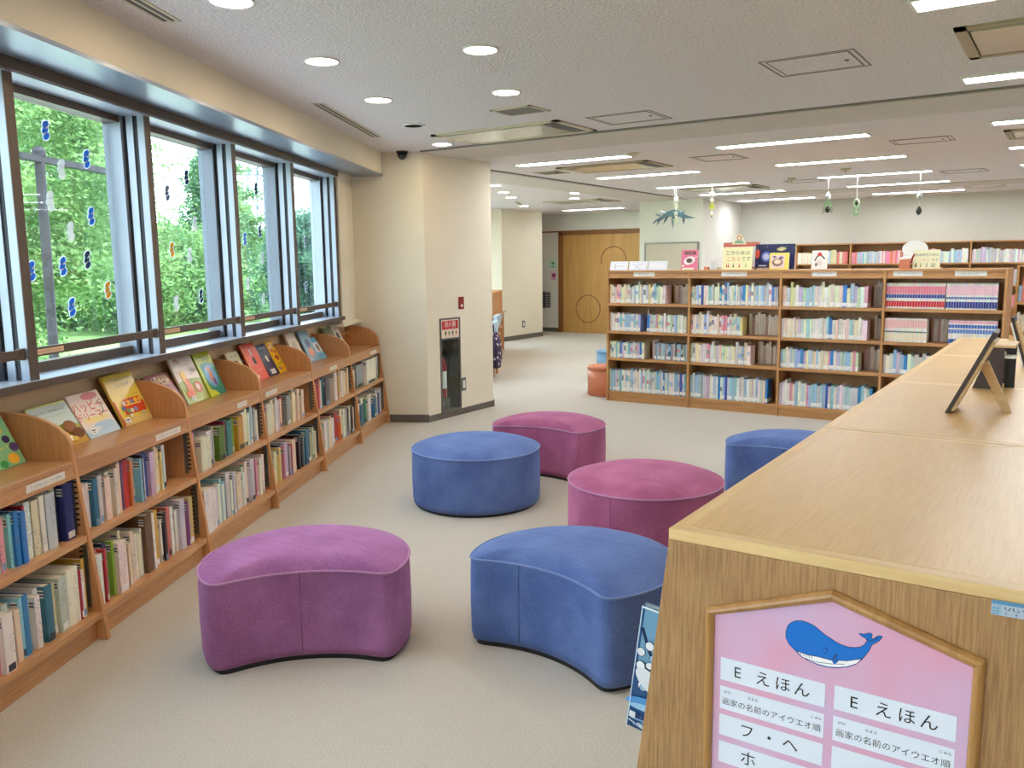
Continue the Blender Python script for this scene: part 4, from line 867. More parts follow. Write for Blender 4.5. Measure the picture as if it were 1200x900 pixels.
wp.line(WP([(41,33),(43,31),(45,31),(45,35),(42,39)]), .0008, (20, 30, 70)); wp.poly(WP([(51,47),(52,41),(55,38),(54,43),(57,47),(53,50)]), (16, 100, 186)); wp.line(WP([(51,47),(52,41),(55,38),(54,43),(57,47)]), .0009, (26, 30, 60)); wp.line(WP([(84,17),(88,20),(92,19),(96,15)]), .0007, (26, 30, 60))
obj('whale_picture', wp.mb, 'glossy_print', bd, colors=True, label='blue smiling whale with a white belly')
def card(x0, x1, z0, z1, lines, tilt=0):
    p = Plane((x0, Y0-.003, z0), (1, 0, tilt), (0, 0, 1), (0, -1, 0), .0005); L_ = x1-x0; H = z1-z0
    p.rect(0, 0, L_, H, (222, 230, 242))
    for b_, u, v, s_ in lines: p.text(b_, u*L_, v*H, s_, (24, 24, 26))
    obj('label_card', p.mb, 'glossy_print', bd, colors=True)
k1 = '画家の名前のアイウエオ順'
LW = .1535
for x0, z0 in ((-.4125, .868), (-.2465, .870)):
    card(x0, x0+LW, z0, z0+.036, [('E', .17, .26, .024), ('え', .42, .26, .024), ('ほ', .61, .26, .024), ('ん', .79, .26, .024)])
    card(x0, x0+LW, z0-.047, z0-.010, [(k1, .5, .24, .0122), ('がか', .075, .72, .0055), ('なまえ', .33, .72, .0055), ('じゅん', .93, .72, .0055)])
card(-.4125, -.4125+LW, .778, .812, [('フ', .28, .26, .024), ('・', .5, .26, .024), ('ヘ', .7, .26, .024)])
card(-.4125, -.4125+LW, .733, .768, [('ホ', .3, .26, .026)])
card(-.2465, -.2465+LW, .780, .814, [])
# small inventory sticker at the right
p = Plane((-.064, Y0, 1.0535), (1, 0, .03), (0, 0, 1), (0, -1, 0), .0008)
p.rect(0, 0, .062, .0195, (176, 190, 206)); p.rect(0, .0145, .062, .0195, (84, 140, 178)); p.rect(.001, .001, .011, .0135, (150, 184, 204))
p.glyphs(.013, .06, .008, .005, (24, 28, 34), rnd, .0009); p.text('5', .0165, .0035, .0045, (20, 24, 30)); p.text('4', .0275, .0032, .005, (20, 24, 30)); p.text('3', .0275, -.001+.0015, .003, (20, 24, 30))
for k in range(3):
    for j in range(2): p.rect(.002+j*.004, .002+k*.0038, .0045+j*.004, .0035+k*.0038, (90, 140, 170))
obj('inventory_sticker', p.mb, 'print', colors=True, label='small blue and white inventory sticker on the counter end panel', cat='sticker')
# books on the slanted left side of the counter
def rack_book(lbl, y, th, zb, h, depth, c, art=False, out=.03):
    a = math.atan(.1263); M = Matrix.Translation((slx(zb)-out, y, zb)) @ Matrix.Rotation(a, 4, 'Y')
    m = MB(); m.M = M; m.box(0, depth, 0, .002, 0, h).box(0, depth, th-.002, th, 0, h).box(0, .003, 0, th, 0, h)
    o = obj('picture_book', m, 'book_cover', origin=(slx(zb), y, zb), label=lbl, cat='book', ocol=c, group='picture books in the side of the counter')
    m = MB(); m.M = M; m.box(.003, depth-.002, .002, th-.002, .002, h-.002); obj('pages', m, 'page', o)
    if art:
        U = Vector((math.cos(a), 0, -math.sin(a))); V = Vector((math.sin(a), 0, math.cos(a)))
        p = Plane(M @ Vector((0, 0, 0)), U, V, (0, -1, 0), .0006); w_ = depth
        p.rect(0, 0, w_, h, (42, 84, 132)); p.poly([(.004, h*.55), (.09, h*.4), (.09, h), (.004, h)], (110, 158, 190)); p.line([(.004, h*.82), (.02, h*.66), (.045, h*.5)], .006, (24, 46, 84))
        r2 = random.Random(3)
        for k in range(26):
            u, v = r2.uniform(.005, .06), r2.uniform(h*.3, h*.72); rr = r2.uniform(.003, .008); p.ell(u, v, rr*1.15, rr*1.15, (28, 52, 92), 12); p.ell(u, v, rr, rr, r2.choice([(206, 218, 228), (226, 232, 236), (150, 184, 206)]), 12)
        p.ell(.03, h*.42, .03, .016, (216, 224, 230), rot=-.6); p.ell(.022, h*.24, .03, .008, (76, 144, 206), rot=.2); p.ell(.03, h*.2, .03, .006, (150, 196, 226), rot=.1)
        p.rect(0, .002, .09, h*.13, (34, 66, 112))
        for k in range(12): p.line([(r2.uniform(.002, .06), r2.uniform(.004, h*.13)), (r2.uniform(.002, .06), r2.uniform(.004, h*.13))], .0018, r2.choice([(200, 214, 226), (120, 160, 200)]))
        p.rect(.003, h*.09, .014, h*.14, (214, 222, 230)); p.rect(0, 0, .0018, h, (190, 214, 232)); p.rect(0, h-.003, w_, h, (226, 236, 240))
        obj('cover_print', p.mb, 'glossy_print', o, colors=True)
    return o
rack_book('picture book with blue watery cover poking out from the counter side', 1.205, .012, .72, .222, .24, (120, 160, 196), True, .041)
rack_book('thin white book behind the blue one in the counter side', 1.222, .007, .72, .26, .24, (236, 236, 232), False, .010)
yy = 1.232; kk = 0
while yy < 2.05:
    t_ = rnd.uniform(.008, .02); c = rnd.choice(['white', 'cream', 'paleblue', 'red', 'green', 'yellow', 'navy', 'lilac'])
    rack_book('%s picture book in the counter side rack, %s behind the thin white one' % (cname(c), ORD[kk]), yy, t_, .72, rnd.uniform(.21, .27), .24, COL[c], out=rnd.uniform(-.01, .008)); yy += t_+.001; kk += 1
# display easels on the counter
def easel(lbl, x0, x1, y0, y1, ztop, legx, cover=None, brown='dark_brown'):
    o = thing('display_easel', lbl, 'display easel', (x0, y0, CH))
    d = Vector((x1-x0, 0, ztop-CH)); L_ = d.length; d.normalize(); n_ = Vector((d.z, 0, -d.x)); 
    M = Matrix.Identity(4)
    for i, v in enumerate((d, Vector((0, 1, 0)), n_)):
        for j in range(3): M[j][i] = v[j]
    M[0][3], M[1][3], M[2][3] = x0, 0, CH+.0015
    m = MB(); m.M = M; m.box(0, L_, y0, y1, 0, .010); obj('board', m, brown, o, bevel=.001)
    m = MB(); m.M = M; m.box(.012, L_-.02, y0+.004, y1-.01, .010, .017); obj('back_panel', m, 'pale_wood', o)
    if cover: m = MB(); m.M = M; m.box(.012, L_-.02, y0+.004, y1-.004, -.006, 0); obj('card', m, cover, o)
    p0 = Vector((x0, 0, CH)) + d*L_*.56; sgn = 1 if legx > x0 else -1
    ym = (y0+y1)/2+.035
    m = MB(); dx = legx-p0.x
    q = [(p0.x+.01*sgn, p0.z), (p0.x+.03*sgn, p0.z+.012), (legx, CH+.001), (legx-.022*sgn, CH+.001)]
    m.prism(q, ym-.006, ym+.012, 'y'); obj('leg', m, 'pale_wood', o)
    return o
easel('dark wooden display easel with pale prop leg, nearest on the counter', -.276, -.176, 2.47, 2.60, 1.31, -.128)
easel('grey wooden display easel leaning the other way, third on the counter', -.150, -.205, 3.62, 3.76, 1.275, -.225, 'sticker')
m_ = thing('book_stand', 'dark brown book stand with sloping top behind the nearest easel', 'book stand', (-.22, 3.0, CH))
obj('side_panel', MB().prism([(-.262, CH), (-.180, CH), (-.180, 1.222), (-.215, 1.222)], 3.0, 3.012, 'y'), 'dark_brown', m_)
obj('back_panel', MB().prism([(-.178, CH), (-.150, CH), (-.150, 1.222), (-.178, 1.222)], 3.06, 3.075, 'y'), 'black', m_)
obj('side_panel', MB().prism([(-.262, CH), (-.180, CH), (-.180, 1.222), (-.215, 1.222)], 3.16, 3.172, 'y'), 'dark_brown', m_)
obj('shelf', MB().box(-.20, -.15, 3.012, 3.16, 1.188, 1.196), 'sticker', m_)
obj('top_panel', MB().box(-.215, -.150, 3.0, 3.172, 1.222, 1.230), 'pale_wood', m_)
# ================================================================== MIDDLE BOOKCASE
MY = 8.06; MT = 1.41; MX = [-4.219, -3.281, -2.362, -1.443, -.505]; DEP = .30
BAY = ['first', 'second', 'third', 'fourth']
o = thing('double_bookcase', 'long waist-high beech bookcase of four bays in the middle of the room', 'bookcase', (-2.36, MY, 0))
for i, x in enumerate(MX):
    t = .022; x0 = x if i == 0 else x-t/2
    obj('upright', MB().box(x0, x0+t, MY, MY+.62, 0, MT-.018), 'mid_up', o, bevel=.002)
obj('top_board', MB().box(MX[0], MX[-1]+.011, MY, MY+.62, MT-.018, MT), 'mid_along', o, bevel=.002)
ZS = [.108, .475, .765, 1.062]; ZT = [.447, .737, 1.034, 1.335]
for i in range(4):
    a, b = MX[i]+(.022 if i == 0 else .011), MX[i+1]-.011
    hd = obj('header', MB().box(a, b, MY+.012, MY+.03, 1.335, MT-.018), 'mid_along', o)
    obj('header_lip', MB().box(a, b, MY+.002, MY+.03, 1.328, 1.340), 'mid_along', o)
    for z in ZS[1:]: obj('shelf', MB().box(a, b, MY+.006, MY+.60, z-.028, z), 'mid_along', o, bevel=.002)
    obj('shelf', MB().box(a, b, MY+.006, MY+.60, ZS[0]-.028, ZS[0]), 'mid_along', o)
    obj('kickboard', MB().box(a, b, MY+.02, MY+.035, 0, .08), 'mid_along', o)
    for z0, z1 in zip(ZS, ZT):
        obj('divider_panel', MB().box(a, b, MY+.305, MY+.315, z0, z1), 'mid_up', o)
spans = {0: (.34, .60), 1: (.36, .64), 2: (.31, .55), 3: (.07, .33)}
def strip(x0, x1):
    p = Plane((x0, MY+.012, 1.348), (1, 0, 0), (0, 0, 1), (0, -1, 0), .0015); L_ = x1-x0; p.rect(0, 0, L_, .044, (226, 224, 216)); p.glyphs(L_*.2, L_*.8, .014, .016, (110, 110, 112), rnd, .002)
    obj('label_strip', p.mb, 'print', o, colors=True)
for i, (u0, u1) in spans.items(): strip(MX[i]+u0*.92, MX[i]+u1*.92)
strip(MX[3]+.6*.92, MX[3]+.86*.92)

PALE = ['white']*11 + ['cream']*6 + ['palegrey']*6 + ['paleblue']*5 + ['paleyellow']*2 + ['palegreen']*2 + ['cyan', 'lilac', 'lilac', 'pink', 'brightblue', 'yellow']
BLUE = ['white']*9 + ['paleblue']*9 + ['brightblue']*2 + ['palegrey']*5 + ['blue']*1 + ['lilac', 'cream', 'cyan', 'pink']
SHN = {3: 'top', 2: 'second', 1: 'third', 0: 'bottom'}
stuff = MB()
NM = 0
def shelf_book(bay, sh, k, x, w_, h, c, front, z, lean=0, single=True, depth=.15, band=None):
    global NM
    cc = tuple(max(0, min(255, v+rnd.randint(-12, 12))) for v in COL[c])
    if not single:
        t0 = 0
        for z0, z1, bc in (band or ([(.05, .05+.034/h, (238, 238, 234))] if rnd.random() < .8 else [])):
            stuff.col = cc; stuff.box(x, x+w_, front, front+depth, z+h*t0, z+h*z0); stuff.col = bc; stuff.box(x, x+w_, front, front+depth, z+h*z0, z+h*z1); t0 = z1
        stuff.col = cc; stuff.box(x, x+w_, front, front+depth, z+h*t0, z+h); return
    NM += 1
    m = MB(); m.prism([(x, front+.003), (x+w_*.2, front+.0006), (x+w_*.5, front), (x+w_*.8, front+.0006), (x+w_, front+.003), (x+w_, front+depth), (x, front+depth)], z, z+h)
    o = obj('library_book', m, 'library_cover', origin=(x, front, z), label='%s library book, %s from left, %s shelf, %s bay of middle bookcase' % (cname(c), ORD[k], SHN[sh], BAY[bay]), cat='book', group='library books in the middle bookcase', ocol=cc)
    if lean: o.rotation_euler = (0, lean, 0)
    # printed strip down the spine: one sheet with its bands
    body = COL[c]
    if band: bands = band
    else:
        r = rnd.random(); bands = []
        if r < .8: bands.append((.05, .05+.034/h, (238, 238, 234)))
        if r < .45 and w_ > .014:
            a_ = rnd.uniform(.32, .55); bands.append((a_, a_+rnd.uniform(.15, .32), rnd.choice([(120, 150, 200), (150, 180, 214), (130, 134, 140), (200, 140, 146), (150, 186, 186), (190, 198, 204)])))
    if bands:
        p = MB(); lv = []; t0 = .01
        for z0, z1, bc in bands:
            if z0 > t0: lv.append((t0, z0, cc))
            lv.append((z0, z1, bc)); t0 = z1
        if t0 < .99 and band: lv.append((t0, .99, cc))
        zs = [lv[0][0]]+[q[1] for q in lv]; yv = front-.0008
        for (z0, z1, bc), i_ in zip(lv, range(len(lv))): p.c.append(bc)
        p.v = [(xx, yv, z+h*q) for q in zs for xx in (x+.0012, x+w_-.0012)]
        p.f = [(2*i_, 2*i_+1, 2*i_+3, 2*i_+2) for i_ in range(len(lv))]
        obj('spine_label', p, 'print', o, colors=True)
RB = [(.08, .30, (206, 50, 66)), (.42, .56, (60, 80, 150)), (.58, .88, (232, 130, 150))]
NBd = [(.06, .3, (50, 62, 140)), (.4, .48, (90, 110, 170)), (.55, .9, (236, 190, 200))]
PBd = [(.1, .36, (238, 226, 196)), (.4, .46, (90, 110, 110)), (.6, .92, (238, 186, 180))]
BBd = [(.04, .22, (44, 84, 168)), (.46, .62, (90, 130, 196)), (.68, .82, (60, 106, 184)), (.88, .98, (232, 160, 180))]
# (bay, shelf): list of runs (u0, u1, palette, hmin, hmax, wmin, wmax, band)
RUN = {
 (0, 3): [(0, .74, PALE, .17, .255, .016, .03)], (0, 2): [(0, .40, BLUE, .175, .20, .018, .028), (.485, 1, PALE, .175, .205, .016, .03)],
 (0, 1): [(0, .46, PALE, .16, .20, .016, .026), (.56, 1, ['darkgrey', 'grey', 'palegrey', 'teal', 'paleblue'], .17, .185, .018, .024)], (0, 0): [(0, 1, BLUE, .225, .26, .014, .024)],
 (1, 3): [(0, 1, PALE+BLUE, .18, .235, .015, .028)], (1, 2): [(0, .6, PALE+['pink', 'crimson'], .18, .235, .018, .03)],
 (1, 1): [(0, .72, PALE+['magenta', 'blue'], .175, .225, .018, .03)], (1, 0): [(0, .92, BLUE, .225, .255, .016, .026)],
 (2, 3): [(0, .88, PALE, .175, .235, .018, .034)], (2, 2): [(0, .9, PALE+['teal'], .175, .22, .016, .03)], (2, 1): [(0, .80, PALE, .165, .205, .014, .026)], (2, 0): [(0, .96, BLUE, .205, .25, .016, .028)],
 (3, 3): [(0, .52, ['white'], .225, .225, .0215, .0215, RB), (.525, .97, ['white'], .225, .225, .0205, .0205, NBd)],
 (3, 2): [(0, .40, ['white'], .212, .212, .0215, .0215, PBd), (.565, .98, ['white'], .205, .205, .0215, .0215, BBd)],
 (3, 1): [(0, 1, BLUE+['darkgrey', 'black', 'teal', 'navy'], .16, .24, .02, .03)], (3, 0): [(0, .9, BLUE, .2, .24, .018, .028)]}
for (bay, sh), runs in sorted(RUN.items(), key=lambda q: (q[0] not in ((3, 3), (3, 2)), q[0][0], -q[0][1])):
    a = MX[bay]+(.024 if bay == 0 else .013); b = MX[bay+1]-.013; L_ = b-a; k = 0
    for r in runs:
        u0, u1, pal, h0, h1, w0, w1 = r[:7]; band = r[7] if len(r) > 7 else None
        x = a+u0*L_+.0005; x1 = a+u1*L_; z = ZS[sh]+.0006
        while True:
            w_ = rnd.uniform(w0, w1)*1.12
            if band: w_ = w0
            if x+w_ > x1-.0005: break
            h = rnd.uniform(h0, h0+(h1-h0)*.45) if rnd.random() < .75 else rnd.uniform(h0, h1)
            single = NM < 299 and (bay, sh) not in ((3, 0), (3, 1), (2, 1), (2, 0), (2, 2))
            shelf_book(bay, sh, k, x, w_-.001, h, rnd.choice(pal), MY+.03+(0 if band else rnd.uniform(0, .012)), z, single=single, band=band)
            x += w_; k += 1
        # a second row of dim spines seen through the gaps (books of the other side)
    if sh:
        x = a+.002
        while x < b-.03:
            if any(u0-.03 < (x-a)/L_ < u1-.01 for u0, u1 in [q[:2] for q in runs]): x += .02; continue
            w_ = rnd.uniform(.018, .034); stuff.col = rnd.choice([(222, 212, 192), (236, 226, 206), (196, 186, 168), (228, 212, 186), (176, 140, 128)]); stuff.box(x, x+w_-.002, MY+.215, MY+.30, ZS[sh]+.0006, ZS[sh]+rnd.uniform(.17, .235)); x += w_
# ---- things on top of the bookcase
TZ = MT+.0008
for i, x in enumerate((-4.21, -3.985, -3.76)):
    o = thing('sign_holder', ['small clear sign holder with a doodled card, left end of middle bookcase', 'small clear sign holder with printed card, middle of the three', 'small clear sign holder with blank-looking card, right of the three'][i], 'sign holder', (x, MY+.06, TZ))
    obj('stand', MB().prism([(MY+.05, TZ), (MY+.10, TZ), (MY+.10, TZ+.003), (MY+.056, TZ+.003), (MY+.078, TZ+.095), (MY+.074, TZ+.095)], x, x+.21, 'x'), 'white_plastic', o)
    p = Plane((x+.004, MY+.0505, TZ+.004), (1, 0, 0), (0, .022, .092), (0, -1, .24), .001); p.rect(0, 0, .2, .085, (214, 220, 232)); p.rect(.012, .012, .188, .073, (228, 230, 236))
    if i == 0: p.line([(.05, .03), (.06, .06), (.075, .03), (.06, .02), (.05, .03)], .004, (70, 80, 100)); p.glyphs(.09, .18, .03, .02, (110, 130, 170), rnd)
    if i == 1: p.glyphs(.04, .17, .05, .015, (90, 90, 110), rnd); p.glyphs(.07, .13, .02, .02, (90, 90, 100), rnd)
    obj('card', p.mb, 'print', o, colors=True)
def board(name, lbl, cat, x0, x1, y, h, lean, base, art, th=.006, leg=True):
    """upright card or book facing the camera, leaning back"""
    o = thing(name, lbl, cat, (x0, y, TZ)); w_ = x1-x0; V = Vector((0, math.sin(lean), math.cos(lean))); N = Vector((0, -math.cos(lean), math.sin(lean)))
    M = Matrix.Identity(4)
    for i, v in enumerate((Vector((1, 0, 0)), V, N)):
        for j in range(3): M[j][i] = v[j]
    M[0][3], M[1][3], M[2][3] = x0, y, TZ+th*math.sin(lean)
    mm = MB(); mm.M = M; mm.box(0, w_, 0, h, -th, 0); MATS_ = base; pn = obj('panel', mm, base, o)
    if leg: obj('prop', MB().prism([(y+h*math.sin(lean)*.6+th, TZ+h*.55), (y+h*.45, TZ), (y+h*.45+.006, TZ), (y+h*math.sin(lean)*.6+th+.006, TZ+h*.58)], x0+w_*.4, x0+w_*.6, 'x'), 'pale_wood', o)
    p = Plane((x0, y, TZ+th*math.sin(lean)), (1, 0, 0), V, N, .001); art(p, w_, h); obj('front_print', p.mb, 'print', pn, colors=True)
    return o
def a_pink(p, w_, h):
    p.rect(0, 0, w_, h, (224, 120, 150)); p.rect(w_*.18, h*.76, w_*.85, h*.92, (110, 50, 50)); p.glyphs(w_*.22, w_*.82, h*.79, h*.1, (236, 200, 200), rnd); p.ell(w_*.5, h*.46, w_*.34, h*.2, (244, 236, 236), rot=.3); p.ell(w_*.5, h*.46, w_*.19, h*.12, (120, 84, 64)); p.ell(w_*.46, h*.48, w_*.1, h*.07, (70, 60, 50)); p.rect(w_*.1, 0, w_*.8, h*.1, (240, 232, 200)); p.line([(w_*.7, h*.55), (w_*.95, h*.66)], .006, (244, 236, 236)); p.ell(w_*.12, h*.2, w_*.08, h*.06, (240, 220, 224))
board('picture_book', 'pink book with a pudding on its cover, standing on the middle bookcase', 'book', -3.43, -3.25, MY+.13, .205, .12, 'sticker', a_pink, .014)
def a_small(p, w_, h): p.rect(0, 0, w_, h, (226, 226, 224)); p.rect(w_*.2, h*.1, w_*.8, h*.8, (210, 214, 220))
board('name_card', 'small white folded card right of the pink book', 'card', -3.13, -3.06, MY+.16, .10, .1, 'sticker', a_small, .004)
o = thing('tape_roll', 'small brown block beside the white folded card', 'stationery', (-3.17, MY+.17, TZ)); obj('body', MB().cbox((-3.165, MY+.17, TZ+.014), (.05, .04, .028)), 'orange_vinyl', o, bevel=.003); obj('lid', MB().cbox((-3.165, MY+.17, TZ+.030), (.046, .036, .004)), 'pale_wood', o)
def a_easel(p, w_, h):
    p.rect(0, 0, w_, h, (196, 112, 92)); p.rect(w_*.05, h*.09, w_*.95, h*.86, (222, 224, 222)); p.rect(w_*.05, h*.84, w_*.95, h*.9, (206, 90, 86))
    for k in range(6): p.glyphs(w_*.1, w_*.9, h*(.2+.1*k), h*.05, (190, 196, 200), rnd, .003)
o = board('poster_board', 'red-framed poster board with a triangular clip, behind the craft-books card', 'board', -3.05, -2.68, MY+.30, .272, .10, 'frame_wood', a_easel, .012)
p = Plane((-2.87, MY+.285, TZ+.26), (1, 0, 0), (0, .05, 1), (0, -1, .05), .012)
p.poly([(-.075, -.01), (.075, -.01), (.055, .03), (.025, .082), (.0, .095), (-.025, .082), (-.055, .03)], (234, 228, 190)); p.ell(0, .055, .026, .024, (190, 120, 80)); p.ell(0, .053, .016, .016, (240, 220, 200)); p.poly([(-.05, 0), (.05, 0), (.035, .03), (-.035, .03)], (140, 176, 150))
obj('clip_ornament', p.mb, 'print', o, colors=True)
def a_craft(p, w_, h):
    p.rect(0, 0, w_, h, (238, 230, 178)); p.text('工作の本は', w_*.5, h*.66, w_*.165, (96, 96, 90)); p.text('こちら', w_*.38, h*.4, w_*.165, (214, 100, 70)); p.text('です', w_*.79, h*.4, w_*.165, (96, 110, 90))
    for u, c in ((.16, (206, 70, 60)), (.22, (206, 70, 60)), (.38, (90, 80, 80)), (.58, (190, 70, 60)), (.8, (150, 190, 80))): p.line([(w_*u, h*.28), (w_*u, h*.12)], .007, c); p.line([(w_*(u-.03), h*.17), (w_*u, h*.11), (w_*(u+.03), h*.17)], .006, c)
board('craft_card', 'yellow hand-lettered card reading 工作の本はこちらです on the middle bookcase', 'sign', -2.955, -2.655, MY+.03, .222, .12, 'pale_wood', a_craft, .004)
def a_space(p, w_, h):
    p.rect(0, 0, w_, h, (32, 38, 84)); r = random.Random(5)
    for k in range(30): p.ell(r.uniform(.01, w_-.01), r.uniform(.01, h-.01), .0025, .0025, (190, 200, 220), 6)
    p.ell(w_*.28, h*.5, w_*.13, w_*.13, (90, 110, 190)); p.ell(w_*.28, h*.5, w_*.08, w_*.08, (190, 200, 226)); p.ell(w_*.06, h*.62, w_*.06, h*.18, (206, 84, 60)); p.ell(w_*.66, h*.8, w_*.12, h*.07, (190, 180, 110), rot=.1); p.ell(w_*.66, h*.8, w_*.06, h*.08, (206, 196, 140)); p.rect(w_*.1, h*.12, w_*.3, h*.17, (200, 206, 220)); p.rect(w_*.38, h*.12, w_*.55, h*.17, (200, 206, 220)); p.ell(w_*.46, h*.6, w_*.05, w_*.04, (200, 190, 160), rot=.5)
board('space_poster', 'navy poster of planets standing on the middle bookcase', 'poster', -2.70, -2.31, MY+.26, .247, .08, 'sticker', a_space, .008)
def a_yel(p, w_, h): p.rect(0, 0, w_, h, (236, 216, 100)); p.rect(w_*.08, h*.08, w_*.78, h*.86, (224, 206, 200)); p.ell(w_*.42, h*.42, w_*.28, h*.24, (150, 110, 90)); p.ell(w_*.42, h*.46, w_*.18, h*.14, (230, 214, 190)); p.ell(w_*.6, h*.7, w_*.12, h*.08, (130, 90, 150)); p.ell(w_*.25, h*.75, w_*.1, h*.06, (120, 84, 130))
board('picture_book', 'yellow-bordered book in front of the planet poster', 'book', -2.52, -2.335, MY+.14, .16, .12, 'sticker', a_yel, .012)
def a_crane(p, w_, h): p.rect(0, 0, w_, h, (232, 228, 220)); p.line([(w_*.2, h*.45), (w_*.35, h*.7), (w_*.6, h*.75), (w_*.85, h*.55)], .012, (60, 56, 60)); p.ell(w_*.5, h*.8, w_*.14, h*.1, (210, 60, 60)); p.ell(w_*.5, h*.35, w_*.2, h*.16, (216, 206, 200)); p.ell(w_*.3, h*.25, w_*.08, h*.1, (130, 110, 100))
board('picture_card', 'white card with a bird and a red spot, third bay top', 'card', -2.115, -1.975, MY+.12, .175, .1, 'sticker', a_crane, .006)
def a_oval(p, w_, h): p.ell(w_*.5, h*.5, w_*.5, h*.5, (214, 214, 216), 28); p.ell(w_*.5, h*.5, w_*.46, h*.46, (226, 226, 226), 28)
o = thing('oval_board', 'white oval board behind the second yellow card', 'board', (-1.25, MY+.22, TZ))
M = Matrix.Identity(4); obj('disc', MB().disc((-1.245, MY+.22, TZ+.175), (1, 0, 0), (0, 0, 1), .105, .075, (0, 1, 0), .006, 32), 'sticker', o); obj('stem', MB().box(-1.26, -1.23, MY+.226, MY+.232, TZ, TZ+.15), 'pale_wood', o); obj('foot', MB().box(-1.29, -1.20, MY+.20, MY+.27, TZ, TZ+.006), 'pale_wood', o)
o = thing('paper_box', 'small orange paper box with white lining on the fourth bay top', 'box', (-1.31, MY+.1, TZ)); obj('body', MB().prism([(-1.345, TZ), (-1.255, TZ), (-1.265, TZ+.09), (-1.34, TZ+.085)], MY+.06, MY+.13, 'y'), 'orange_vinyl', o); obj('lining', MB().prism([(-1.342, TZ+.082), (-1.26, TZ+.088), (-1.25, TZ+.10), (-1.30, TZ+.115), (-1.335, TZ+.10)], MY+.055, MY+.134, 'y'), 'sticker', o); obj('ribbon', MB().tube([(-1.245, MY+.06, TZ+.05), (-1.235, MY+.06, TZ+.10), (-1.22, MY+.06, TZ+.13)], .008, 6), 'red_paint', o)
def a_free(p, w_, h):
    p.rect(0, 0, w_, h, (234, 230, 190)); p.text('自由研究の本は', w_*.5, h*.68, w_*.125, (96, 110, 84)); p.text('こちら', w_*.42, h*.4, w_*.14, (226, 150, 120)); p.text('です', w_*.8, h*.4, w_*.13, (96, 110, 84))
    for u in (.1, .14, .3, .52, .72, .8): p.line([(w_*u, h*.3), (w_*u, h*.1)], .006, (120, 130, 84)); p.line([(w_*(u-.03), h*.15), (w_*u, h*.09)], .005, (120, 130, 84))
board('research_card', 'pale yellow card with green writing at the right end of the middle bookcase', 'sign', -1.235, -1.02, MY+.08, .165, .1, 'pale_wood', a_free, .004)
for i, (x0, x1, y_, k) in enumerate([(-3.2, -2.98, MY+.28, 3), (-3.0, -2.66, MY+.2, 2), (-2.68, -2.55, MY+.3, 2), (-1.24, -1.0, MY+.2, 2)]): 
    for j in range(k):
        o = thing('flat_booklet', 'pale booklet on the middle bookcase top, %s of pile %s' % (['lowest', 'second', 'third'][j], ['by the white card', 'behind the craft card', 'under the planet poster', 'behind the last yellow card'][i]), 'booklet', (x0, y_, TZ))
        z = TZ+.009*j; obj('cover', MB().box(x0+.004*j, x1-.006*j, y_-.06, y_-.005, z, z+.0012).box(x0+.004*j, x1-.006*j, y_-.06, y_-.005, z+.0065, z+.0077), 'pale_wood', o); obj('pages', MB().box(x0+.006+.004*j, x1-.008-.006*j, y_-.059, y_-.007, z+.0012, z+.0065), 'page', o)

# ================================================================== WALL BOOKCASE AT THE BACK
BY = 14.8; BX0, BW_ = -4.09, .885; BT = 1.765
o = thing('wall_bookcase', 'long tall bookcase along the back wall', 'bookcase', (0, BY, 0))
nb = 7
for i in range(nb+1):
    x = BX0+i*BW_; obj('upright', MB().box(x-.011, x+.011, BY, BY+.32, 0, BT-.02), 'mid_up', o)
obj('top_board', MB().box(BX0-.011, BX0+nb*BW_+.011, BY, BY+.32, BT-.02, BT), 'mid_along', o)
obj('back_panel', MB().box(BX0, BX0+nb*BW_, BY+.30, BY+.32, 0, BT-.02), 'mid_up', o)
obj('kickboard', MB().box(BX0, BX0+nb*BW_, BY+.02, BY+.04, 0, .09), 'mid_along', o)
ZB = [.1, .43, .76, 1.09, 1.43]
for i in range(nb):
    a = BX0+i*BW_+.011; b = BX0+(i+1)*BW_-.011
    for z in ZB: obj('shelf', MB().box(a, b, BY+.004, BY+.30, z-.022, z), 'mid_along', o)
    for zi in (4, 3, 2):
        x = a+.004; set_ = None
        while x < b-.04:
            if set_ is None or rnd.random() < .12: set_ = rnd.choice([('paleyellow', 'yellow', 'palegreen'), ('white', 'palegrey', 'paleblue'), ('cyan', 'paleblue', 'lilac'), ('salmon', 'pink', 'cream'), ('white', 'white', 'cream')]); hh = rnd.uniform(.17, .235)
            if i >= 3 and zi == 4: set_ = ('lilac', 'white', 'palegrey')
            c = rnd.choice(set_); w_ = rnd.uniform(.016, .03); stuff.col = tuple(max(0, min(255, v+rnd.randint(-14, 14))) for v in COL[c]); stuff.box(x, x+w_-.0015, BY+.03, BY+.2, ZB[zi]+.0006, ZB[zi]+.0006+hh+rnd.uniform(-.01, .01)); x += w_
# another bookcase seen past the right end of the middle one
o = thing('side_bookcase', 'bookcase glimpsed at the right edge beyond the middle bookcase', 'bookcase', (-.4, 9.8, 0))
for x in (-.52, .40, 1.32): obj('upright', MB().box(x-.011, x+.011, 9.8, 10.1, 0, MT), 'mid_up', o)
obj('top_board', MB().box(-.531, 1.331, 9.8, 10.1, MT, MT+.018), 'mid_along', o)
for a, b in ((-.509, .389), (.411, 1.309)):
    for z in ZS: obj('shelf', MB().box(a, b, 9.804, 10.09, z-.028, z), 'mid_along', o)
    obj('back_panel', MB().box(a, b, 10.08, 10.1, 0, MT), 'mid_up', o)
    for z in ZS:
        x = a+.004
        while x < b-.04: w_ = rnd.uniform(.016, .03); stuff.col = COL[rnd.choice(['salmon', 'pink', 'white', 'cream', 'paleblue'])]; stuff.box(x, x+w_-.0015, 9.83, 9.98, z+.0006, z+rnd.uniform(.16, .23)); x += w_
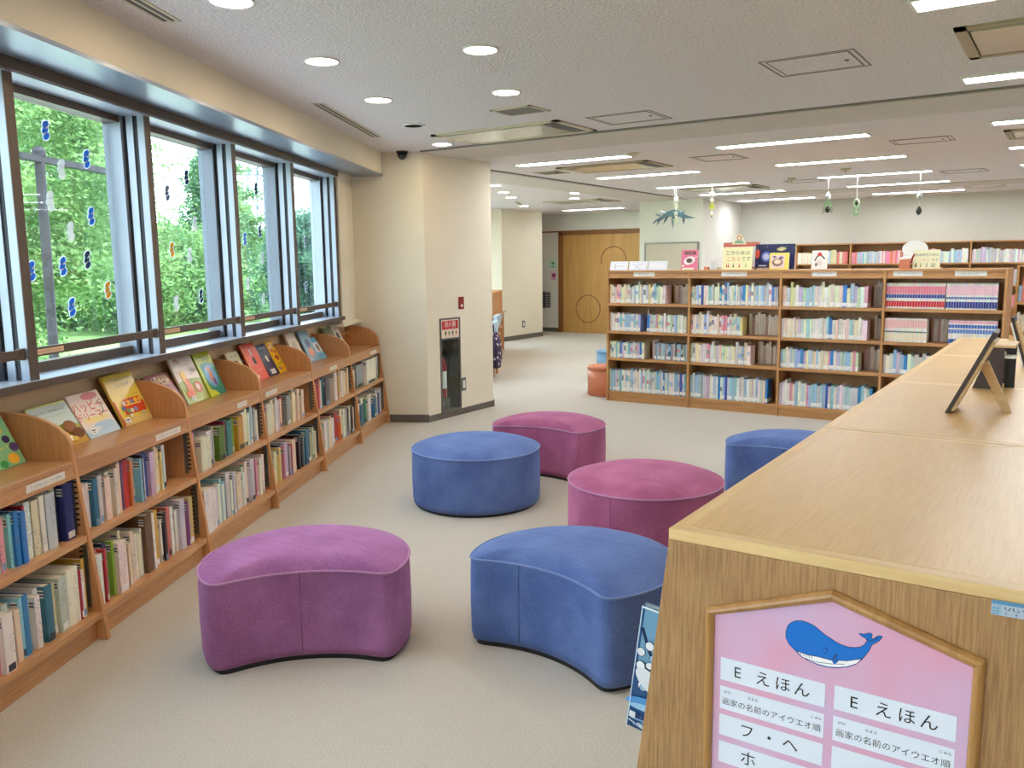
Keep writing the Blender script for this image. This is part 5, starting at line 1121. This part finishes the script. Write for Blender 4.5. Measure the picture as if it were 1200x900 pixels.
obj('book_rows', stuff, 'book_block', label='remaining distant rows of books on the wall bookcase and the middle bookcase', cat='books', kind='stuff', colors=True)

# ================================================================== HANGING MOBILES
def mobile(lbl, x, y, z1, items, thread='thread'):
    o = thing('hanging_mobile', lbl, 'mobile', (x, y, CZ), group='paper mobiles hanging from the ceiling lights')
    obj('string', MB().tube([(x, y, CZ-.012), (x, y, z1)], .0022, 6), thread, o)
    for nm, z, r, c, kd in items:
        p = MB(); p.col = c
        if kd == 'star':
            pts = []
            for k in range(10): t = math.pi/2+k*math.pi/5; rr = r if k % 2 == 0 else r*.45; pts.append((x+rr*math.cos(t), z+rr*math.sin(t)))
            p.prism(pts, y-.004, y+.004, 'y')
        elif kd == 'drop': p.lathe([(0, -r), (r*.5, -r*.5), (r*.62, 0), (r*.4, r*.6), (0, r*1.1)], (x, y, z), 10)
        elif kd == 'ring':
            p.tube([(x+r*.6*math.cos(t), y, z+r*math.sin(t)) for t in np.linspace(0, 2*math.pi, 17)[:-1]], r*.18, 6, closed=True)
        elif kd == 'bug':
            p.lathe([(0, -r), (r*.6, -r*.5), (r*.7, 0), (r*.5, r*.6), (0, r)], (x, y, z), 10)
            for s_ in (-1, 1):
                for a_ in (-.6, 0, .6): p.tube([(x, y, z+a_*r*.6), (x+s_*r*1.1, y, z+a_*r), (x+s_*r*1.3, y, z+a_*r-r*.5)], r*.08, 4)
        obj(nm, p, 'print', o, colors=True)
    return o
Yd, Ydk = (232, 230, 170), (206, 208, 70)
mobile('string of pale paper stars hanging left of the pillar, over the fringed creature', -4.70, 11.02, 2.02, [('paper_star', 2.36, .05, (236, 236, 214), 'star'), ('paper_star', 2.27, .045, (236, 232, 200), 'star'), ('paper_star', 2.16, .042, (232, 236, 220), 'star'), ('paper_star', 2.06, .048, (226, 232, 180), 'star'), ('paper_ball', 2.22, .02, (236, 236, 230), 'drop'), ('paper_ball', 2.11, .02, (236, 236, 230), 'drop')])
mobile('string with a yellow paper star hanging in front of the pillar', -4.185, 11.02, 2.10, [('paper_star', 2.40, .05, (234, 234, 214), 'star'), ('paper_star', 2.31, .045, (234, 234, 210), 'star'), ('paper_star', 2.23, .055, Ydk, 'star'), ('paper_drop', 2.13, .035, (228, 224, 190), 'drop'), ('paper_bead', 2.095, .015, (60, 60, 60), 'drop')])
mobile('hanging string with a white cocoon and a dark beetle, leftmost of three insect mobiles', -2.68, 11.02, 2.08, [('cocoon', 2.28, .055, (196, 206, 200), 'drop'), ('leaf_ring', 2.16, .055, (120, 196, 120), 'ring'), ('beetle', 2.12, .045, (38, 30, 26), 'bug')])
mobile('hanging string with two green rings, middle of three insect mobiles', -2.34, 11.02, 2.06, [('leaf_ring', 2.18, .05, (200, 226, 190), 'ring'), ('leaf_ring', 2.09, .05, (110, 190, 110), 'ring'), ('bean', 2.18, .03, (30, 40, 36), 'drop')])
mobile('hanging string with a white shell and dark green pod, rightmost insect mobile', -1.64, 11.02, 2.03, [('shell', 2.23, .055, (196, 198, 192), 'drop'), ('pod', 2.06, .055, (24, 44, 36), 'drop'), ('pod_half', 2.05, .04, (226, 232, 226), 'drop')])
# blue-green paper creature with fringed wings
o = thing('paper_creature', 'blue-green fringed paper creature hanging behind the star string', 'mobile', (-4.76, 11.1, 2.15))
obj('string', MB().tube([(-4.77, 11.12, CZ-.002), (-4.77, 11.12, 2.19)], .0012, 4), 'thread', o)
p = MB(); p.col = (84, 112, 120)
p.prism([(-5.06, 2.06), (-4.95, 2.13), (-4.86, 2.19), (-4.77, 2.215), (-4.68, 2.19), (-4.60, 2.14), (-4.52, 2.11), (-4.44, 2.09), (-4.53, 2.085), (-4.62, 2.09), (-4.70, 2.12), (-4.80, 2.13), (-4.90, 2.11), (-4.98, 2.07)], 11.08, 11.13, 'y'); obj('body', p, 'print', o, colors=True)
for k, (x, z, dx, dz) in enumerate([(-5.02, 2.08, -.06, -.06), (-4.95, 2.11, -.06, -.10), (-4.97, 2.14, -.07, .03), (-4.90, 2.17, -.07, .04), (-4.86, 2.12, -.05, -.10), (-4.78, 2.13, .0, -.13), (-4.76, 2.12, -.01, -.17), (-4.62, 2.10, .01, -.09), (-4.64, 2.17, .05, .02)]):
    q = MB(); q.col = [(124, 146, 150), (62, 84, 96), (96, 122, 130)][k % 3]; q.tube([(x, 11.10, z), (x+dx*.6, 11.09, z+dz*.5), (x+dx, 11.08, z+dz)], [.018, .014, .003], 6); obj('fringe', q, 'print', o, colors=True)

# ================================================================== FIRE CABINET, BUTTON, OUTLETS
XC = -5.072
o = thing('extinguisher_cabinet', 'recessed glass-doored fire extinguisher cabinet in the cream column', 'cabinet', (XC, 6.41, .5))
obj('liner', MB().box(XC-.195, XC-.19, 6.262, 6.558, .067, .973).box(XC-.195, XC-.01, 6.262, 6.266, .067, .973).box(XC-.195, XC-.01, 6.554, 6.558, .067, .973), 'cabinet_inside', o)
f = MB().box(XC-.004, XC+.006, 6.25, 6.57, .963, .98).box(XC-.004, XC+.006, 6.25, 6.57, .06, .078).box(XC-.004, XC+.006, 6.25, 6.272, .06, .98).box(XC-.004, XC+.006, 6.548, 6.57, .06, .98).box(XC-.004, XC+.005, 6.272, 6.548, .765, .785)
obj('frame', f, 'steel', o)
obj('door_pane', MB().box(XC-.003, XC, 6.272, 6.548, .078, .765), 'window_glass', o)
sg = obj('sign_plate', MB().box(XC-.003, XC+.003, 6.272, 6.548, .785, .963), 'sticker', o)
p = Plane((XC+.003, 6.272, .785), (0, 1, 0), (0, 0, 1), (1, 0, 0), .0008); p.rect(0, 0, .276, .178, (240, 222, 204)); p.rect(.012, .085, .264, .168, (196, 24, 28)); p.text('消火器', .138, .112, .062, (246, 240, 236)); p.glyphs(.06, .22, .092, .010, (240, 200, 196), rnd, .002)
for k in range(4): u = .04+.055*k; p.ell(u+.02, .05, .012, .02, [(60, 50, 40), (110, 140, 60), (60, 80, 60), (180, 110, 60)][k]); p.glyphs(u+.005, u+.045, .015, .012, (150, 90, 80), rnd, .002)
obj('sign_print', p.mb, 'print', sg, colors=True)
for z in (.13, .70):
    for y in (6.285, 6.528): obj('hinge', MB().box(XC-.006, XC+.004, y, y+.008, z, z+.04), 'chrome', o)
e = thing('fire_extinguisher', 'red fire extinguisher standing inside the glass-doored cabinet', 'fire extinguisher', (XC-.1, 6.36, .068))
cx, cy = XC-.075, 6.35
obj('shelf_block', MB().cbox((cx, cy+.0, .068+.06), (.12, .12, .12)), 'cabinet_inside', o)
zb = .19
cy_ = obj('cylinder', MB().lathe([(.05, 0), (.055, .006), (.055, .34), (.044, .375), (.028, .40), (.018, .41)], (cx, cy, zb), 28), 'red_paint', e, smooth=True)
pl = MB().lathe([(.0556, .10), (.0556, .27)], (cx, cy, zb), 28); obj('label_band', pl, 'sticker', cy_)
obj('valve', MB().lathe([(.018, .41), (.018, .445), (.012, .45)], (cx, cy, zb), 14), 'chrome', e)
obj('lever', MB().box(cx-.01, cx+.075, cy-.008, cy+.008, zb+.452, zb+.46).box(cx-.01, cx+.07, cy-.008, cy+.008, zb+.478, zb+.484), 'black', e)
obj('hose', MB().tube([(cx+.02, cy+.01, zb+.44), (cx+.035, cy+.06, zb+.46), (cx+.035, cy+.085, zb+.38), (cx+.02, cy+.07, zb+.15), (cx+.02, cy+.065, zb+.03)], .009, 8), 'black', e, smooth=True)
o = thing('fire_alarm_button', 'dark red wall button above the extinguisher cabinet', 'button', (XC, 6.594, 1.11)); obj('plate', MB().box(XC, XC+.01, 6.554, 6.634, 1.055, 1.177), 'red_plate', o, bevel=.003); obj('button', MB().disc((XC+.01, 6.594, 1.09), (0, 1, 0), (0, 0, 1), .014, .014, (1, 0, 0), .004, 16), 'white_plastic', o)
o = thing('wall_outlet', 'metal wall outlet right of the extinguisher cabinet door', 'outlet', (XC, 6.61, .3)); obj('plate', MB().box(XC, XC+.007, 6.572, 6.648, .236, .368), 'steel', o, bevel=.002); obj('socket', MB().box(XC+.007, XC+.011, 6.592, 6.628, .262, .342), 'white_plastic', o)
o = thing('wall_outlet', 'small wall outlet on the far cream column', 'outlet', (-9.15, 13.93, .3)); obj('plate', MB().box(-9.15, -9.143, 13.88, 13.98, .23, .36), 'steel', o); obj('socket', MB().box(-9.143, -9.139, 13.905, 13.955, .26, .33), 'white_plastic', o)
# whiteboard by the pillar (behind the middle bookcase)
WY = 13.26; o = thing('whiteboard', 'beige notice board with grey frame on the square pillar', 'board', (-5.75, WY, 1.4))
x0, x1, z0, z1 = -6.20, -5.27, 1.0, 1.80
obj('panel', MB().box(x0, x1, WY+.01, WY+.03, z0, z1), 'whiteboard', o)
for nm, bx in (('frame', (x0-.02, x1+.02, z1-.005, z1+.02)), ('frame', (x0-.02, x1+.02, z0-.02, z0+.005)), ('frame', (x0-.02, x0+.005, z0, z1)), ('frame', (x1-.005, x1+.02, z0, z1))): obj(nm, MB().box(bx[0], bx[1], WY, WY+.035, bx[2], bx[3]), 'steel', o)

# ================================================================== DESK, CHAIRS, BAG, STACKED CHAIRS (far left)
o = thing('study_desk', 'wooden study desk by the far windows, mostly hidden by the column', 'desk', (-2.0, 12, 0), W)
obj('worktop', MB().box(-2.35, -1.62, 10.2, 14.6, .66, .68), 'beech_along', o)
for s_ in (10.25, 12.4, 14.55): obj('leg', MB().box(-2.3, -1.66, s_-.015, s_+.015, 0, .66), 'beech_up', o)
for s_ in (12.6, 14.0): obj('partition', MB().box(-2.3, -1.62, s_-.012, s_+.012, .68, 1.06), 'beech_up', o)
obj('front_partition', MB().box(-1.66, -1.64, 12.6, 14.0, .68, 1.05), 'beech_up', o)
def chair(lbl, n, s, c):
    o = thing('wooden_chair', lbl, 'chair', (n, s, 0), W, group='wooden chairs along the study desk')
    for dn in (-.19, .19):
        for ds in (-.19, .19):
            hgt = .72 if dn > 0 else .42
            obj('leg', MB().tube([(n+dn, s+ds, 0), (n+dn*1.0, s+ds, hgt)], .019, 8), 'beech_up', o)
    obj('seat', MB().cbox((n, s, .43), (.42, .42, .03)), 'beech_along', o, bevel=.01)
    obj('backrest', MB().box(n+.17, n+.20, s-.2, s+.2, .52, .70), 'beech_along', o, bevel=.01)
    obj('back_cover', MB().box(n+.15, n+.215, s-.21, s+.21, .56, .735), 'chair_cushion', o, bevel=.02)
chair('wooden chair with pale blue back cover, farthest along the study desk', -1.86, 14.05, 0)
chair('wooden chair with pale blue back cover, middle of the study desk', -1.72, 12.6, 0)
chair('wooden chair with pale blue back cover, nearest beside the column', -1.58, 11.1, 0)
o = thing('cloth_bag', 'dark floral cloth bag hanging on the nearest chair by the column', 'bag', (-1.42, 10.9, .2), W)
pr = [(0, .12), (.07, .14), (.095, .25), (.09, .42), (.06, .55), (.02, .60), (0, .60)]
m = MB(); m.col = (52, 40, 66)
m.add([(-1.345+r_*math.cos(t)*.75, 10.9+r_*2.2*math.sin(t), z) for r_, z in pr for t in np.linspace(0, 2*math.pi, 21)[:-1]], [(j*20+i, j*20+(i+1) % 20, (j+1)*20+(i+1) % 20, (j+1)*20+i) for j in range(len(pr)-1) for i in range(20)])
def floral():
    m_, n, L, b = nodes('floral_cloth', .8); t = n.new('ShaderNodeTexCoord'); v = n.new('ShaderNodeTexVoronoi'); v.inputs['Scale'].default_value = 16; r = n.new('ShaderNodeValToRGB'); r.color_ramp.interpolation = 'CONSTANT'
    r.color_ramp.elements[0].color = (.6, .5, .55, 1); r.color_ramp.elements[1].position = .28; r.color_ramp.elements[1].color = (.035, .02, .055, 1); L.new(t.outputs['Object'], v.inputs[0]); L.new(v.outputs['Distance'], r.inputs[0]); L.new(r.outputs[0], b.inputs['Base Color'])
floral()
obj('bag_body', m, 'floral_cloth', o, smooth=True)
obj('strap', MB().tube([(-1.36, 10.8, .58), (-1.38, 10.86, .70), (-1.38, 10.94, .70), (-1.36, 11.0, .58)], .01, 6), 'floral_cloth', o)
o = thing('stacking_chairs', 'dark grey slatted folding chair on castors beside the double door', 'chair', (-9.57, 15.2, 0))
for k in range(9): obj('back_slat', MB().box(-9.82, -9.32, 15.22, 15.25, .555+k*.037, .583+k*.037), 'grey_slat', o)
obj('back_frame', MB().box(-9.88, -9.86, 15.21, 15.26, .54, .90).box(-9.48, -9.46, 15.21, 15.26, .54, .90), 'grey_slat', o)
obj('leg', MB().tube([(-9.77, 15.24, .54), (-9.62, 15.2, .42), (-9.54, 15.1, .30), (-9.52, 15.05, .06)], .013, 8), 'chrome', o, smooth=True)
obj('leg', MB().tube([(-9.87, 15.24, .54), (-9.87, 15.2, .30), (-9.87, 15.1, .06)], .013, 8), 'chrome', o, smooth=True)
obj('crossbar', MB().tube([(-9.87, 15.08, .13), (-9.52, 15.08, .13)], .012, 8), 'chrome', o)
for x in (-9.87, -9.52): obj('castor', MB().disc((x-.012, 15.06, .032), (0, 1, 0), (0, 0, 1), .032, .032, (1, 0, 0), .024, 16), 'black', o)

# ================================================================== WINDOW CLINGS
CL = [(3.61,2.11,'b'),(3.90,2.02,'b'),(3.90,1.75,'b'),(3.43,1.49,'b'),(3.65,1.51,'b'),(3.84,1.54,'d'),(3.99,1.39,'y'),(3.69,1.32,'b'),(3.60,1.80,'w'),(3.70,1.95,'w'),(3.73,1.67,'w'),(4.65,1.92,'d'),(4.89,2.03,'d'),(4.66,1.60,'y'),(4.96,1.76,'w'),(4.87,1.57,'w'),(4.98,1.32,'d'),(4.67,1.29,'w'),(5.68,1.69,'b'),(5.95,1.75,'d'),(5.92,2.05,'d'),(5.97,1.56,'w'),(5.95,1.26,'w'),(5.69,1.38,'w'),(6.90,1.70,'d'),(6.87,1.32,'d')]
CC = {'b': ((64, 150, 236), 'bright blue'), 'd': ((44, 92, 136), 'dark blue'), 'y': ((240, 190, 50), 'yellow'), 'w': ((206, 216, 220), 'clear white')}
for s, z, c in CL:
    pane = 'first full' if s < 4.2 else 'second full' if s < 5.2 else 'third' if s < 6.2 else 'last'
    hgt = 'near the top' if z > 1.9 else 'upper middle' if z > 1.7 else 'middle' if z > 1.5 else 'lower'
    q = (s-3.15) % 1.012/1.012; side = 'left' if q < .42 else 'centre' if q < .66 else 'right'
    n = -2.4585; h = .052; m = MB(); m.col = CC[c][0] if c != 'w' else (226, 232, 236)
    rot = rnd.uniform(-.5, .5); rim = (232, 238, 242)
    P = Plane((n, s, z), (0, 1, 0), (0, 0, 1), (1, 0, 0), .001)
    for du, dv in ((.004, .026), (-.002, 0), (.004, -.026)): P.ell(du, dv, .029, .019, rim, 14, rot=.5)
    for du, dv in ((.004, .026), (-.002, 0), (.004, -.026)): P.ell(du, dv, .025, .014, m.col, 14, rot=.5)
    P.ell(.010, .012, .010, .004, rim, 10, rot=.5); P.ell(-.004, -.014, .010, .004, rim, 10, rot=.5)
    front = P.mb; k = len(front.v)
    o = obj('window_cling', front, 'gel_clear' if c == 'w' else 'gel_cling', frame=W, origin=(n, s, z), colors=True, label='%s gel sticker on the %s window pane, %s, %s' % (CC[c][1], pane, hgt, side), cat='sticker', group='gel stickers on the window panes')
    so_ = o.modifiers.new('thick', 'SOLIDIFY'); so_.thickness = .0008

# ================================================================== OUTSIDE
GZ = -.15
g = MB().box(-60, -2.56, -30, 80, GZ-.05, GZ)
obj('lawn', g, 'grass', frame=W, kind='structure')
obj('bounce_terrace', MB().box(-7.5, -2.56, -30, 60, GZ, GZ+.02), 'concrete', frame=W, kind='structure')  # unseen pale strip, added so neutral light bounces up to the ceiling
def tree(lbl, n, s, h, rad, zc, mt, nl, seed, shape='round', leaf=.09, trunk=.16):
    o = thing('tree', lbl, 'tree', (n, s, GZ), W, group=None); r = np.random.default_rng(seed)
    obj('trunk', MB().tube([(n, s, GZ), (n+.08, s+.05, GZ+h*.4), (n-.05, s, GZ+h*.75), (n, s+.04, GZ+h*.95)], [trunk, trunk*.75, trunk*.45, trunk*.15], 10), 'bark', o, smooth=True)
    # leaf clumps: centres on the crown, small leaf quads around each
    nc = 110; ph = r.uniform(0, 2*np.pi, nc); v = r.uniform(0, 1, nc)
    if shape == 'round':
        th = np.arccos(1-2*v); rr = rad*r.uniform(.55, 1, nc); cx = rr*np.sin(th)*np.cos(ph); cy = rr*np.sin(th)*np.sin(ph); cz = zc+rr*np.cos(th)*(h*.5/rad)*.95
    else:
        cz = zc-h*.42+v*h*.9; rr = rad*(1.02-v)*r.uniform(.6, 1, nc); cx = rr*np.cos(ph); cy = rr*np.sin(ph)
    per = nl//nc; C_ = np.repeat(np.stack([cx, cy, cz], 1), per, 0); sg = rad*.17
    P = C_+r.normal(0, 1, C_.shape)*np.array([sg, sg, sg*.5]); P[:, 0] += n; P[:, 1] += s; N = len(P)
    P[:, 2] = np.maximum(P[:, 2], GZ+.05)
    a = r.normal(0, 1, (N, 3)); a[:, 2] *= .6; a /= np.linalg.norm(a, axis=1)[:, None]; b = r.normal(0, 1, (N, 3)); b -= (a*b).sum(1)[:, None]*a; b /= np.linalg.norm(b, axis=1)[:, None]
    L1 = leaf*r.uniform(.7, 1.3, N)[:, None]; V = np.stack([P-a*L1, P+b*L1*.45, P+a*L1, P-b*L1*.45], 1).reshape(-1, 3)
    V -= np.array([n, s, GZ])
    me = bpy.data.meshes.new('foliage'); me.vertices.add(4*N); me.vertices.foreach_set('co', V.astype(np.float32).ravel()); me.loops.add(4*N); me.loops.foreach_set('vertex_index', np.arange(4*N, dtype=np.int32)); me.polygons.add(N); me.polygons.foreach_set('loop_start', np.arange(0, 4*N, 4, dtype=np.int32)); me.update(calc_edges=True); me.validate()
    me.materials.append(MATS[mt]); f = bpy.data.objects.new('foliage', me); col.objects.link(f); f.parent = o; f['kind'] = 'stuff'
    return o
tree('big bright green tree filling the leftmost window', -9.5, 12.6, 7.6, 2.3, 3.0, 'leaf_bright', 80000, 1, leaf=.045)
tree('tall tree behind the one in the leftmost window', -16.0, 21.6, 9.5, 2.9, 3.6, 'leaf_mid', 40000, 2, leaf=.10)
tree('low leafy tree at the bottom left of the second window', -11.6, 21.0, 3.5, 2.0, 1.2, 'leaf_bright', 34000, 3, leaf=.06)
tree('conical tree at the right of the second window', -11.1, 23.6, 5.0, 1.35, 2.2, 'leaf_mid', 20000, 4, 'cone', leaf=.075)
tree('rounded tree at the left of the third window', -11.6, 25.6, 5.2, 1.0, 2.3, 'leaf_bright', 22000, 5, leaf=.06)
tree('lower tree at the right of the third window', -12.6, 33.5, 3.6, 2.2, 1.3, 'leaf_mid', 20000, 6, leaf=.10)
tree('dense rounded tree in the last window', -10.0, 29.3, 3.9, 1.9, 1.5, 'leaf_dark', 26000, 7, leaf=.085)
tree('distant tree low behind the second window', -24, 45, 5.0, 4.0, 1.6, 'leaf_mid', 20000, 8, leaf=.16)
tree('distant tree low behind the third window', -19, 48, 4.6, 4.0, 1.4, 'leaf_dark', 20000, 9, leaf=.16)
tree('distant tree low behind the last window', -16, 46, 5.0, 3.6, 1.6, 'leaf_dark', 18000, 10, leaf=.16)
o = thing('utility_pole', 'dark wooden pole with a crossarm seen through the first window', 'pole', (-7.0, 10.05, GZ), W)
obj('post', MB().tube([(-7.0, 10.05, GZ), (-7.0, 10.12, 2.95)], .06, 10), 'pole_dark', o); obj('crossarm', MB().box(-7.04, -6.94, 9.7, 12.6, 2.82, 2.90), 'pole_dark', o); obj('cap', MB().lathe([(.08, 0), (.08, .06), (.04, .12)], (-7.0, 10.12, 2.9), 10), 'pole_dark', o)
# lattice transmission tower far away behind the third window
o = thing('transmission_tower', 'steel lattice transmission tower above the trees in the third window', 'tower', (-40.5, 100, GZ), W)
tn, ts, TH, tb = -40.5, 100, 19.5, 2.6
def corner(k, z): f = 1-.78*z/TH; sx = [(-1, -1), (1, -1), (1, 1), (-1, 1)][k]; return (tn+sx[0]*tb*f, ts+sx[1]*tb*f, z)
for k in range(4): obj('tower_leg', MB().tube([corner(k, GZ), corner(k, TH)], .10, 5), 'tower_steel', o)
lv = [0, 3, 6, 8.6, 10.8, 12.8, 14.6, 16.2, 17.8, 19.3]
m = MB()
for z0, z1 in zip(lv[:-1], lv[1:]):
    for k in range(4):
        k2 = (k+1) % 4; m.tube([corner(k, z0), corner(k2, z1)], .06, 4); m.tube([corner(k2, z0), corner(k, z1)], .06, 4); m.tube([corner(k, z1), corner(k2, z1)], .06, 4)
obj('lattice', m, 'tower_steel', o)
for z in (12.4, 15.4, 18.0):
    m = MB(); 
    for sx in (-1, 1):
        m.tube([(tn, ts, z), (tn+sx*3.2, ts, z+.1)], .09, 5); m.tube([(tn, ts, z+1.1), (tn+sx*3.2, ts, z+.1)], .07, 5)
        for q in (1.2, 2.2): m.tube([(tn+sx*q, ts, z+.05), (tn+sx*(q-.6), ts, z+1.1*(1-(q-.6)/3.2))], .05, 4)
    obj('crossarm', m, 'tower_steel', o)
print('books', NB, NM)
